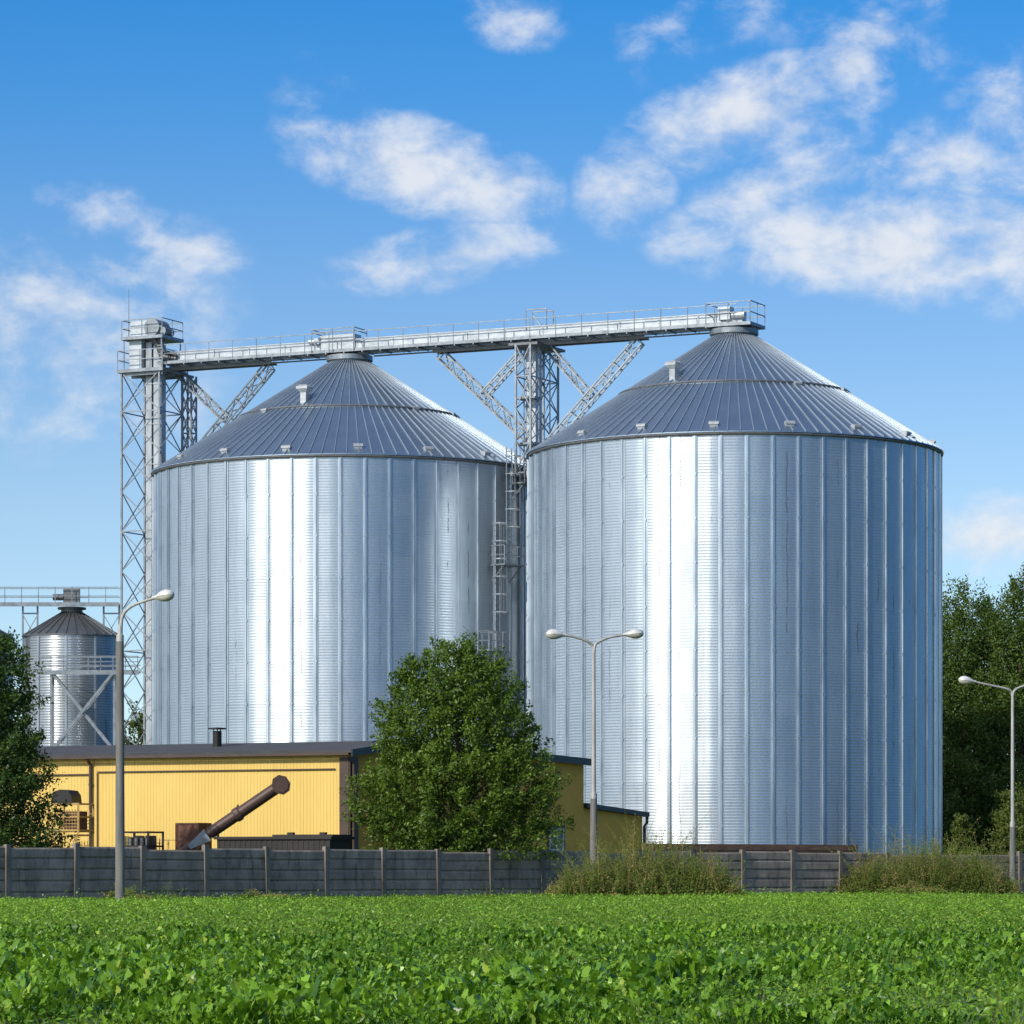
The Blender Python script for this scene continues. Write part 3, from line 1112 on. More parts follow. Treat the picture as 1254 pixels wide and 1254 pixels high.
for (pt, yb, tf, sgn) in ((540, 536, 0.50, -1), (783, 555, 0.50, 1)):
    zb = EYE + (HZ - yb) * (S(MS).y / F)
    A_ = S(MS + 0.5 * sgn, 0.3, zb)
    B_ = S(s_of_px(pt), 0.0, ZD - 0.45)
    b = MB()
    b.truss(A_, B_, 0.42, 0.55, 9, P, 0.042, 0.026)
    b.build('brace_truss', M['steel'], mid)
    b = MB()
    b.truss(S(MS + 0.75 * sgn, 0.0, ZD - 0.5), A_.lerp(B_, tf), 0.36, 0.42, 5, P, 0.038, 0.024)
    b.build('brace_truss', M['steel'], mid)

# ------------------------------------------------------------------ small silos far left, with gangway and platform
small_shell = silo_shell(3.0, 15.8, 0.165, 0.008, 10, 8, rng)


def small_silo(px, s, label):
    c = Vector(((px - 627) / s, F / s, 0))
    root = thing('small_silo', c, label, 'silo', 'small silos behind the left tree')
    V, Fc = small_shell
    wall = arr_obj('wall', V + np.array([c.x, c.y, 0]), Fc, M['silo_small'], root, smooth=True)
    rf = MB()
    rf.lathe([(3.12, 15.78), (3.12, 15.84), (0.62, 17.35)], c, 60)
    for k in range(30):
        a = 2 * math.pi * k / 30
        A, B = pol(c, a, 3.12, 15.86), pol(c, a, 0.62, 17.37)
        rf.bar(A, B, 0.05, 0.07)
    rf.build('roof', M['roof_dark'], root, smooth=30)
    cl = MB()
    cl.lathe([(0.68, 17.3), (0.68, 17.52), (0.9, 17.54), (0.9, 17.66), (0, 17.67)], c, 24)
    cl.build('inlet_collar', M['steel_dark'], root, smooth=30)
    for k in range(10):
        a = 2 * math.pi * k / 10
        if math.cos(a) < -0.2:
            continue
        b = MB()
        p = pol(c, a, 3.03, 0)
        b.obox(p + Z * 7.85, Vector((math.cos(a), math.sin(a), 0)) * 0.05, Vector((math.sin(a), -math.cos(a), 0)) * 0.04, Z * 7.85)
        b.build('stiffener', M['stiff'], wall)
    return root, c


ss1, sc1 = small_silo(88, 19.5, 'small dark-roofed silo under a gangway, left of the elevator tower')
ss2, sc2 = small_silo(-42, 19.3, 'small silo at the left picture edge, mostly hidden by tree')
gw = thing('steel_gangway', W(70, HZ, 19.6) - Z * EYE, 'high railed steel gangway crossing above the small silo roofs', 'gangway')
zg = 17.75
dk = MB()
gx0, gx1, gy = (-60 - 627) / 19.55, (147 - 627) / 19.55, F / 19.55
dk.box(gx0, gx1, gy - 0.55, gy + 0.55, zg, zg + 0.09)
dk.box(gx0, gx1, gy - 0.62, gy - 0.55, zg - 0.10, zg + 0.16)
dk.build('walkway', M['steel'], gw)
h = MB()
for zz in (0.55, 1.1):
    h.bar((gx0, gy - 0.58, zg + zz), (gx1, gy - 0.58, zg + zz), 0.05)
    h.bar((gx0, gy + 0.58, zg + zz), (gx1, gy + 0.58, zg + zz), 0.05)
gh = h.build('handrail', M['steel'], gw)
for xx in np.arange(gx0 + 0.3, gx1, 1.05):
    q = MB()
    q.bar((xx, gy - 0.58, zg), (xx, gy - 0.58, zg + 1.1), 0.05)
    q.build('rail_post', M['steel'], gh)
q = MB()
dx = (80 - 627) / 19.55
q.box(dx - 0.1, dx + 0.9, gy - 0.3, gy + 0.3, zg + 0.1, zg + 1.05)
q.tube([(dx - 0.75, gy - 0.2, zg + 0.5), (dx - 0.1, gy - 0.2, zg + 0.5)], 0.2, 12)
q.build('drive_unit', M['steel_dark'], gw)
for (pa, pb) in ((28, 46), (127, 146)):
    q = MB()
    xa, xb = (pa - 627) / 19.55, (pb - 627) / 19.55
    q.bar((xa, gy, 0), (xa, gy, zg), 0.11)
    q.bar((xb, gy - 0.0, 0), (xb, gy, zg), 0.11)
    q.bar((xa, gy, zg - 0.5), (xb, gy, zg - 0.5), 0.09)
    for i in range(8):
        q.bar((xa, gy, zg - 0.6 - 1.6 * i), (xb, gy, zg - 2.2 - 1.6 * i), 0.05)
        q.bar((xb, gy, zg - 0.6 - 1.6 * i), (xa, gy, zg - 2.2 - 1.6 * i), 0.05)
    q.build('support_frame', M['steel'], gw)

pf = thing('steel_platform', W(110, HZ, 20.0) - Z * EYE, 'railed steel platform on crossed braces in front of small silo', 'platform')
zp = EYE + (HZ - 824) / 20.0
x0, x1, yf = (48 - 627) / 20.0, (171 - 627) / 20.0, F / 20.0
dk = MB()
dk.box(x0, x1, yf - 0.6, yf + 0.6, zp, zp + 0.10)
dk.box(x0, x1, yf - 0.68, yf - 0.6, zp - 0.14, zp + 0.14)
dk.build('deck', M['steel'], pf)
h = MB()
for zz in (0.35, 0.65, 0.98):
    h.bar((x0, yf - 0.64, zp + zz), (x1, yf - 0.64, zp + zz), 0.05)
for zz in (0.5, 0.98):
    h.bar((x0, yf + 0.58, zp + zz), (x1, yf + 0.58, zp + zz), 0.05)
ph = h.build('handrail', M['steel'], pf)
for xx in np.linspace(x0 + 0.05, x1 - 0.05, 9):
    q = MB()
    q.bar((xx, yf - 0.64, zp), (xx, yf - 0.64, zp + 0.98), 0.05)
    q.build('rail_post', M['steel'], ph)
for px in (64, 141):
    for yy in (-0.5, 0.5):
        q = MB()
        xx = (px - 627) / 20.0
        q.bar((xx, yf + yy, 0), (xx, yf + yy, zp), 0.14)
        q.build('leg', M['steel'], pf)
for yy, w in ((-0.5, 0.17), (0.5, 0.13)):
    xa, xb = (66 - 627) / 20.0, (139 - 627) / 20.0
    for i, (za, zb) in enumerate(((zp - 0.1, zp - 4.7), (zp - 4.9, zp - 9.3))):
        q = MB()
        q.bar((xa, yf + yy, za), (xb, yf + yy - 0.02, zb), w)
        q.bar((xb, yf + yy - 0.18, za), (xa, yf + yy - 0.18, zb), w)
        q.build('cross_brace', M['steel'], pf)

# ------------------------------------------------------------------ yellow building
K = Vector((-6.86, 155.0, 0))
BS = Vector((0.424, 0.9057, 0)).normalized()      # side wall, receding
BL = Vector((-BS.y, BS.x, 0))                     # long wall, to the left
L_LONG, L_SIDE = 19.0, 24.3
bld = thing('yellow_warehouse', K, 'low yellow warehouse with dark roof standing in front of the left silo', 'building')


def B(l, s, z):
    return K + BL * l + BS * s + Z * z


# lit long wall: profiled cladding, ribs every 0.3 m
w = MB()
vs, n = [], 0
step = 0.16
xs = []
for k in range(int(L_LONG / step)):
    x = k * step
    xs += [(x, 0.0), (x + 0.10, 0.0), (x + 0.115, -0.012), (x + 0.145, -0.012)]
xs.append((L_LONG, 0.0))
for (x, o) in xs:
    vs += [B(x, o, 0), B(x, o, 6.10)]
fs = [(2 * i, 2 * i + 1, 2 * i + 3, 2 * i + 2) for i in range(len(xs) - 1)]
w.add(vs, fs)
w.prism([B(0.02, 0.02, 0), B(0.02, 0.02, 6.08), B(L_LONG, 0.02, 6.08), B(L_LONG, 0.02, 0)], BS * 0.15)
w.build('clad_wall', M['yellow'], bld)
sw = MB()
gable = [B(0.0, 0.18, 0), B(0.0, 0.18, 6.08), B(0.0, 5.53, 6.62), B(0.0, L_SIDE, 6.30), B(0.0, L_SIDE, 0)]
sw.prism(gable, BL * 0.2)
sw.prism([B(L_LONG, 0.18, 0), B(L_LONG, 0.18, 6.08), B(L_LONG, 5.53, 6.62), B(L_LONG, L_SIDE, 6.30), B(L_LONG, L_SIDE, 0)], -BL * 0.2)
sw.prism([B(0.2, L_SIDE, 0), B(0.2, L_SIDE, 6.3), B(L_LONG - 0.2, L_SIDE, 6.3), B(L_LONG - 0.2, L_SIDE, 0)], -BS * 0.2)
sw.build('side_wall', M['render'], bld)
rf = MB()
prof = [(-0.38, 6.11), (-0.38, 6.22), (5.53, 6.82), (L_SIDE + 0.3, 6.50), (L_SIDE + 0.3, 6.36), (5.53, 6.68)]
rf.prism([B(-0.28, s, z) for s, z in prof], BL * (L_LONG + 0.5))
roof_b = rf.build('roof', M['felt'], bld)
fa = MB()
fp = [(-0.40, 5.95), (-0.40, 6.25), (5.53, 6.85), (L_SIDE + 0.32, 6.53), (L_SIDE + 0.32, 6.20), (5.53, 6.53)]
fa.prism([B(-0.36, s, z) for s, z in fp], BL * 0.075)
fa.build('fascia', M['fascia'], bld)
gt = MB()
gt.obox(B(L_LONG / 2, -0.44, 6.06), BL * (L_LONG / 2 + 0.2), BS * 0.05, Z * 0.05)
gt.build('gutter', M['brown'], bld)
ct = MB()
ct.obox(B(0.22, -0.05, 2.97), BL * 0.22, BS * 0.02, Z * 2.97)
ct.obox(B(-0.03, 0.35, 2.97), BL * 0.025, BS * 0.38, Z * 2.97)
ct.build('corner_trim', M['brown'], bld)


def wall_l(px):
    u = (px - 627) / F
    return (u * K.y - K.x) / (BL.x - u * BL.y)


dp = MB()
l_dp = wall_l(112.5)
dp.tube([B(l_dp, -0.12, 0), B(l_dp, -0.12, 5.75), B(l_dp, -0.40, 6.0)], 0.075, 10)
for zz in (1.5, 3.2, 4.9):
    dp.obox(B(l_dp, -0.08, zz), BL * 0.1, BS * 0.06, Z * 0.03)
dp.build('downpipe', M['brown'], bld, smooth=35)
dp = MB()
dp.tube([B(-0.12, 0.16, 0), B(-0.12, 0.16, 5.75)], 0.07, 10)
dp.build('downpipe', M['brown'], bld, smooth=35)
# sliding-door outline: track and stile
tr = MB()
lt0, lt1 = wall_l(411), wall_l(120)
tr.obox(B((lt0 + lt1) / 2, -0.065, 5.44), BL * (lt1 - lt0) / 2, BS * 0.03, Z * 0.025)
tr.obox(B(lt1, -0.055, 2.7), BL * 0.02, BS * 0.02, Z * 2.7)
tr.build('door_track', M['brown'], bld)
tr = MB()
lt2, lt3 = wall_l(110), L_LONG - 0.3
tr.obox(B((lt2 + lt3) / 2, -0.065, 5.34), BL * (lt3 - lt2) / 2, BS * 0.03, Z * 0.03)
tr.build('door_track', M['brown'], bld)
# roof vent pipe
vp = MB()
lc = wall_l(218)
pc = B(lc, 3.4, 0)
vp.lathe([(0.20, 6.4), (0.20, 7.28), (0.0, 7.28)], pc, 18)
vp.lathe([(0.0, 7.36), (0.40, 7.36), (0.40, 7.42), (0.0, 7.45)], pc, 18)
for k in range(3):
    a = 2.1 * k
    vp.bar((pc.x + 0.18 * math.sin(a), pc.y + 0.18 * math.cos(a), 7.2), (pc.x + 0.18 * math.sin(a), pc.y + 0.18 * math.cos(a), 7.37), 0.04)
vp.build('flue', M['black'], roof_b)


def window(t0, t1, z0, z1):
    c = (t0 + t1) / 2
    fr = MB()
    hw, hh, zc = (t1 - t0) / 2, (z1 - z0) / 2, (z0 + z1) / 2
    for zz in (z0, z1):
        fr.obox(B(-0.03, c, zz), BS * (hw + 0.06), BL * 0.035, Z * 0.045)
    for ss in (t0, c, t1):
        fr.obox(B(-0.03, ss, zc), BS * 0.05, BL * 0.033, Z * (hh - 0.045))
    f = fr.build('window', M['whiteframe'], bld)
    gl = MB()
    gl.obox(B(-0.01, c, zc), BS * (hw - 0.03), BL * 0.008, Z * (hh - 0.03))
    gl.build('pane', M['glass'], f)
    rv = MB()
    rv.obox(B(-0.006, c, zc), BS * (hw + 0.3), BL * 0.004, Z * (hh + 0.16))
    rv.build('surround', M['brown'], f)
    sl_ = MB()
    sl_.obox(B(-0.10, c, z0 - 0.11), BS * (hw + 0.15), BL * 0.10, Z * 0.03)
    sl_.build('sill', M['brown'], f)


window(20.35, 21.85, 2.12, 3.15)
# lower annex continuing the side wall
ax = MB()
t0, t1 = L_SIDE, 31.6
an_p = [B(0.03, t0, 0), B(0.03, t0, 4.15), B(0.03, t1, 3.83), B(0.03, t1, 0)]
ax.prism(an_p, BL * 6)
annex = ax.build('annex', M['render'], bld)
ar = MB()
ar.prism([B(-0.22, t0 - 0.0, 4.17), B(-0.22, t0, 4.40), B(-0.22, t1 + 0.35, 4.06), B(-0.22, t1 + 0.35, 3.83)], BL * 6.5)
ar.build('annex_roof', M['fascia'], annex)
ad = MB()
ad.tube([B(-0.15, t1 + 0.2, 3.9), B(-0.15, t1 + 0.2, 3.55), B(-0.05, t1 + 0.05, 3.35), B(-0.06, t1 + 0.05, 0)], 0.07, 10)
ad.build('downpipe', M['fascia'], annex, smooth=35)

# ------------------------------------------------------------------ yard things between fence and building
YD = BL * -1                                      # to the right along the long wall


def wire_crate(px, s, z0, w, d, h, material, label, group, name='wire_crate'):
    c = Vector(((px - 627) / s, F / s, z0))
    root = thing(name, c, label, 'crate', group)
    fr = MB()
    X, Y = YD * w / 2, BS * d / 2
    for sx in (-1, 1):
        for sy in (-1, 1):
            fr.bar(c + X * sx + Y * sy, c + X * sx + Y * sy + Z * h, 0.09)
    for zz in (0.15, h * 0.55, h - 0.04):
        for sy in (-1, 1):
            fr.bar(c - X + Y * sy + Z * zz, c + X + Y * sy + Z * zz, 0.07)
        for sx in (-1, 1):
            fr.bar(c - Y + X * sx + Z * zz, c + Y + X * sx + Z * zz, 0.07)
    fr.bar(c - Y + Z * 0.15, c - Y + Z * (h - 0.04), 0.06)
    fr.build('frame', material, root)
    ms = MB()
    for sy in (-1, 1):
        for k in range(1, 10):
            p = c - X * 0.97 + X * 1.94 * k / 10 + Y * sy * 0.98
            ms.bar(p + Z * 0.15, p + Z * h * 0.8, 0.02)
        for k in range(1, 6):
            zz = 0.15 + (h * 0.65) * k / 6
            ms.bar(c - X + Y * sy * 0.98 + Z * zz, c + X + Y * sy * 0.98 + Z * zz, 0.02)
    ms.build('mesh', material, root)
    fl = MB()
    fl.obox(c + Z * 0.10, X * 0.98, Y * 0.98, Z * 0.03)
    fl.build('floor', material, root)
    return root


G1 = 'yellow-brown crates stacked by the yellow wall'
wire_crate(83, 28.9, 0.0, 1.5, 1.2, 1.33, M['crate'], 'rusty wire crate by yellow wall, lowest of the left stack', G1)
wire_crate(84, 28.9, 1.35, 1.5, 1.2, 1.33, M['crate'], 'rusty wire crate by yellow wall, middle of the left stack', G1)
wire_crate(87, 28.9, 2.70, 1.45, 1.2, 1.30, M['crate'], 'rusty wire crate on top of the left stack, showing above fence', G1)
# load in the top crates: a curved hood and a board
hd_ = MB()
c = Vector(((82 - 627) / 28.7, F / 28.7, 0))
arc = [(-0.55, 4.02), (0.50, 4.02), (0.45, 4.35), (0.30, 4.55), (-0.1, 4.60), (-0.45, 4.50)]
hd_.prism([c + YD * a + Z * z - BS * 0.4 for a, z in arc], BS * 0.8)
hd_ = hd_.build('machine_hood', M['black'])
tag(hd_, 'dark curved machine hood lying on top of the crate stack', 'hood')
bd = MB()
c = Vector(((90 - 627) / 28.9, F / 28.9, 0))
bd.obox(c + Z * 3.25, YD * 0.5, BS * 0.3, Z * 0.4)
bd.obox(c + Z * 3.25, YD * 0.53, BS * 0.05, Z * 0.04)
tag(bd.build('packing_case', M['rust']), 'brown packing case inside the top rusty wire crate', 'case')

G2 = 'dark crates behind the fence'
wire_crate(173, 29.4, 0.0, 1.35, 1.2, 1.38, M['darkmetal'], 'low dark wire crate behind the fence, right of the left lamp post', G2)
wire_crate(173, 29.4, 1.40, 1.38, 1.2, 1.38, M['darkmetal'], 'upper dark wire crate behind fence, right of the left lamp post', G2)
mg = MB()
c = Vector(((174 - 627) / 29.4, F / 29.4, 0))
for k in range(4):
    mg.obox(c + YD * (-0.42 + 0.28 * k) + Z * 2.1, YD * 0.09, BS * 0.3, Z * (0.42 + 0.08 * (k % 2)))
tag(mg.build('machine_parts', M['steel_dark']), 'dark machine parts loaded in the upper dark crate', 'machine parts')
bn = MB()
c = Vector(((237 - 627) / 29.3, F / 29.3, 0))
bn.obox(c + Z * 1.56, YD * 0.54, BS * 0.5, Z * 1.56)
for zz in (1.0, 2.0, 3.10):
    bn.obox(c + Z * zz, YD * 0.57, BS * 0.53, Z * 0.035)
for sx in (-1, 1):
    bn.obox(c + YD * 0.54 * sx + Z * 1.55, YD * 0.035, BS * 0.535, Z * 1.53)
tag(bn.build('rusty_bin', M['rust']), 'square rusty brown steel bin behind the foot of the auger', 'bin')
sr = MB()
c = Vector(((206 - 627) / 29.2, F / 29.2, 0))
for sx in (-0.42, 0.0, 0.42):
    sr.bar(c + YD * sx, c + YD * sx + Z * 2.45, 0.05)
for zz in (1.4, 2.0, 2.42):
    sr.bar(c - YD * 0.42 + Z * zz, c + YD * 0.42 + Z * zz, 0.045)
tag(sr.build('yard_railing', M['crate']), 'short thin railing between dark crates and rusty bin', 'railing')

# auger
s_a = 30.0
aT, aB = W(343, 962, s_a), W(243, 1030, s_a)
dirn = (aT - aB).normalized()
foot = aB - dirn * ((aB.z - 0.35) / dirn.z)
aug = thing('grain_auger', Vector((foot.x, foot.y, 0)), 'long brown grain auger tube slanting up against the yellow wall', 'auger')
tb = MB()
tb.tube([foot, aB + dirn * 0.6], 0.17, 16)
tb.tube([aB + dirn * 0.55, aT], 0.245, 18)
tb.build('tube', M['auger'], aug, smooth=35)
hd = MB()
ax_ = Vector((0.05, -1, 0.0)).normalized()
u_ = dirn
v_ = ax_.cross(u_).normalized()
octo = [(0.42 * math.cos(rad(22.5 + 45 * k)), 0.42 * math.sin(rad(22.5 + 45 * k))) for k in range(8)]
hc = aT + dirn * 0.05
hd.prism([hc + u_ * p * 0.92 + v_ * q * 1.0 - ax_ * 0.3 for p, q in octo], ax_ * 0.6)
hd.prism([hc + u_ * p * 0.72 + v_ * q * 0.8 - ax_ * 0.34 for p, q in octo], ax_ * 0.68)
hd.build('discharge_head', M['auger'], aug)
cl = MB()
mc = aB.lerp(aT, 0.48)
cl.tube([mc - dirn * 0.14, mc - dirn * 0.08, mc + dirn * 0.08, mc + dirn * 0.14], [0.27, 0.30, 0.30, 0.27], 18)
cl.obox(mc - v_ * 0.0 + Z * 0.33, dirn * 0.06, ax_ * 0.06, Z * 0.06)
cl.build('clamp', M['auger'], aug)
ch = MB()
cc = aB + dirn * 0.05
ch.add([cc - dirn * 0.50 - v_ * 0.10 - ax_ * 0.3, cc + dirn * 0.40 - v_ * 0.27 - ax_ * 0.3, cc + dirn * 0.40 + v_ * 0.27 - ax_ * 0.3, cc - dirn * 0.50 + v_ * 0.10 - ax_ * 0.3,
        cc - dirn * 0.50 - v_ * 0.10 + ax_ * 0.3, cc + dirn * 0.40 - v_ * 0.27 + ax_ * 0.3, cc + dirn * 0.40 + v_ * 0.27 + ax_ * 0.3, cc - dirn * 0.50 + v_ * 0.10 + ax_ * 0.3],
       [(0, 3, 2, 1), (4, 5, 6, 7), (0, 1, 5, 4), (1, 2, 6, 5), (2, 3, 7, 6), (3, 0, 4, 7)])
ch.build('guard_plate', M['steel'], aug)
lg = MB()
for sy in (-0.8, 0.8):
    lg.bar(mc - dirn * 1.0, Vector((mc.x - 0.6, mc.y + sy, 0)), 0.08)
lg.build('undercarriage', M['auger'], aug)

# low container behind the fence
c = Vector(((348 - 627) / 30.6, F / 30.6, 0))
ctn = thing('steel_container', c, 'low dark steel container with ribbed side and lid behind the fence', 'container')
XR = (YD * 0.92 + BS * 0.08).normalized()
bx = MB()
bx.obox(c + Z * 1.20, XR * 2.45, BS * 0.9, Z * 1.20)
for k in range(22):
    bx.obox(c + XR * (-2.4 + 4.8 * k / 21) - BS * 0.905 + Z * 1.20, XR * 0.05, BS * 0.012, Z * 1.15)
bx.build('body', M['darkmetal'], ctn)
ld = MB()
ld.obox(c + Z * 2.445, XR * 2.55, BS * 1.0, Z * 0.055)
ld.obox(c + XR * 1.2 + Z * 2.535, XR * 1.3, BS * 0.8, Z * 0.045)
for k in (0.3, 1.7):
    ld.obox(c + XR * k + Z * 2.625, XR * 0.12, BS * 0.1, Z * 0.05)
ld.build('lid', M['darkmetal'], ctn)

# timber retaining wall at the foot of the right silo
pA, pB = W(786, HZ, 26.9), W(1049, HZ, 25.4)
pA.z = pB.z = 0
tw = thing('timber_wall', pA, 'brown weathered timber wall along the foot of right silo', 'wall')
d = (pB - pA)
dn = d.normalized()
sd_ = Vector((dn.y, -dn.x, 0))
rr_ = random.Random(5)
for k in range(9):
    m = MB()
    z0 = k * 0.265
    m.obox(pA + d / 2 + Z * (z0 + 0.13) + sd_ * rr_.uniform(-0.02, 0.02), d / 2 * (1 - 0.004 * (k % 3)), sd_ * 0.09, Z * 0.1315)
    m.build('plank', M['timber'], tw)
for k in range(7):
    m = MB()
    m.obox(pA + d * (k + 0.25) / 7 - sd_ * 0.2 + Z * 1.15, dn * 0.08, sd_ * 0.08, Z * 1.15)
    m.build('post', M['timber'], tw)


# ------------------------------------------------------------------ street lamps
def lamp_head(root, tip, d, tilt):
    """Long drop-shaped head pointing along d from the end of the arm."""
    d = Vector(d).normalized()
    side = Vector((-d.y, d.x, 0)).normalized()
    ax = (d + Z * tilt).normalized()
    up = side.cross(ax) * -1
    if up.z < 0:
        up = -up
    n = 14
    prof = [(-0.16, 0.06, 0.06), (0.0, 0.085, 0.075), (0.08, 0.13, 0.12), (0.24, 0.20, 0.19), (0.44, 0.225, 0.215), (0.60, 0.18, 0.165), (0.69, 0.08, 0.07)]

    def shape(top):
        vs, fs = [], []
        for (x, hw, hh) in prof:
            for k in range(n + 1):
                a = math.pi * k / n
                z = math.sin(a) * (hh if top else -hh * 0.95)
                vs.append(tip + ax * x + side * (math.cos(a) * hw * (1 if top else 0.93)) + up * z)
        for i in range(len(prof) - 1):
            for k in range(n):
                fs.append((i * (n + 1) + k, i * (n + 1) + k + 1, (i + 1) * (n + 1) + k + 1, (i + 1) * (n + 1) + k))
        fs.append(tuple(range(n + 1)))
        fs.append(tuple((len(prof) - 1) * (n + 1) + k for k in range(n + 1)))
        if top:
            fs.append(tuple([i * (n + 1) for i in range(len(prof))] + [i * (n + 1) + n for i in reversed(range(len(prof)))]))
        return vs, fs
    m = MB()
    m.add(*shape(True))
    h = m.build('lamp_head', M['lamp_head'], root, smooth=50)
    m = MB()
    m.add(*shape(False))
    m.build('bowl', M['lamp_bowl'], h, smooth=50)


def street_lamp(base, label, split, top, arms, r0, group):
    root = thing('street_lamp', base, label, 'street lamp', group)
    m = MB()
    m.tube([base, base + Z * split], [r0, r0 * 0.78], 18)
    m.build('pole', M['lamp_lower'], root, smooth=35)
    m = MB()
    m.tube([base + Z * (split - 0.1), base + Z * (split + 0.12), base + Z * (split + 0.14), base + Z * top], [r0 * 0.80, r0 * 0.78, r0 * 0.55, r0 * 0.42], 16)
    m.build('pole_tube', M['lamp_upper'], root, smooth=35)
    for pts, tilt in arms:
        m = MB()
        P_ = [base + Vector(p) for p in pts]
        # smooth the bend
        Q = []
        for i in range(len(P_) - 1):
            p0, p1, p2, p3 = P_[max(i - 1, 0)], P_[i], P_[i + 1], P_[min(i + 2, len(P_) - 1)]
            for k in range(6):
                t_ = k / 6
                Q.append(0.5 * ((2 * p1) + (p2 - p0) * t_ + (2 * p0 - 5 * p1 + 4 * p2 - p3) * t_ ** 2 + (3 * p1 - p0 - 3 * p2 + p3) * t_ ** 3))
        Q.append(P_[-1])
        m.tube(Q, [r0 * 0.40 * (1 - 0.35 * i / len(Q)) for i in range(len(Q))], 10)
        m.build('arm', M['lamp_upper'], root, smooth=50)
        d = P_[-1] - P_[-2]
        lamp_head(root, P_[-1], (d.x, d.y, 0), tilt)
    return root


GL = 'street lamps along the fence'
s1 = 36.0
b1 = Vector(((147 - 627) / s1, F / s1, 0))


def rel(px, py, s, b0, dy=0.0):
    p = W(px, py, s)
    return (p.x - b0.x, dy, p.z)


street_lamp(b1, 'tall single-arm street lamp before the left fence', EYE + (HZ - 782) / s1, EYE + (HZ - 765) / s1,
            [([rel(148, 768, s1, b1), rel(149.5, 757, s1, b1, -0.02), rel(155, 748, s1, b1, -0.1), rel(168, 740.5, s1, b1, -0.3), rel(194, 733.5, s1, b1, -0.7)], 0.12)], 0.165, GL)
s2 = 30.2
b2 = Vector(((727 - 627) / s2, F / s2, 0))
arms2 = [([rel(726.5, 800, s2, b2), rel(725.5, 791, s2, b2), rel(720, 786, s2, b2, -0.1), rel(706, 781, s2, b2, -0.25), rel(689, 778.5, s2, b2, -0.4)], 0.06),
         ([rel(727.5, 800, s2, b2), rel(728.5, 791, s2, b2), rel(733, 786, s2, b2, 0.1), rel(747, 780, s2, b2, 0.25), rel(768, 776.2, s2, b2, 0.4)], 0.08)]
l2_ = street_lamp(b2, 'double-arm street lamp in front of the silo gap, rising from weeds', EYE + (HZ - 975) / s2, EYE + (HZ - 797) / s2, arms2, 0.175, GL)
s3 = 25.7
b3 = Vector(((1240 - 627) / s3, F / s3, 0))
arms3 = [([rel(1239.6, 852, s3, b3), rel(1238.5, 847, s3, b3), rel(1232, 843.5, s3, b3, -0.1), rel(1215, 840, s3, b3, -0.25), rel(1190, 835, s3, b3, -0.4)], 0.12),
         ([rel(1240.4, 852, s3, b3), rel(1241.5, 847, s3, b3), rel(1248, 842, s3, b3, 0.1), rel(1265, 837, s3, b3, 0.25), rel(1288, 833, s3, b3, 0.4)], 0.08)]
street_lamp(b3, 'double-arm street lamp in front of the trees at far right', EYE + (HZ - 1010) / s3, EYE + (HZ - 850) / s3, arms3, 0.165, GL)

# ------------------------------------------------------------------ vegetation
nrs = np.random.RandomState


def unit(a):
    return a / (np.linalg.norm(a, axis=1, keepdims=True) + 1e-9)


def leaf_cards(pos, axis, nrm, ln, wd, tint, bend=0.18):
    """Small pointed leaves of six points (two folded halves)."""
    n = len(pos)
    axis = unit(axis)
    side = unit(np.cross(axis, nrm))
    nn = np.cross(side, axis)
    ln, wd = ln[:, None], wd[:, None]
    base = pos
    mid = pos + axis * ln * 0.5 - nn * wd * 0.18
    tip = pos + axis * ln - nn * ln * bend
    lft = pos + axis * ln * 0.45 + side * wd * 0.5
    rgt = pos + axis * ln * 0.45 - side * wd * 0.5
    V = np.stack([base, rgt, mid, lft, tip], axis=1).reshape(-1, 3)
    i = np.arange(n)[:, None] * 5
    Fc = np.concatenate([i + np.array([[0, 1, 4, 2]]), i + np.array([[0, 2, 4, 3]])])
    return V, Fc, np.repeat(tint, 5)


def blob_noise(v, seed, k=3):
    r = nrs(seed)
    out = np.zeros(len(v))
    for o in range(k):
        w = r.normal(size=(3, 3)) * (1.3 * 1.9 ** o)
        ph = r.uniform(0, 6.28, 3)
        out += (np.sin(v @ w.T + ph).sum(axis=1)) / (3 * 1.6 ** o)
    return out


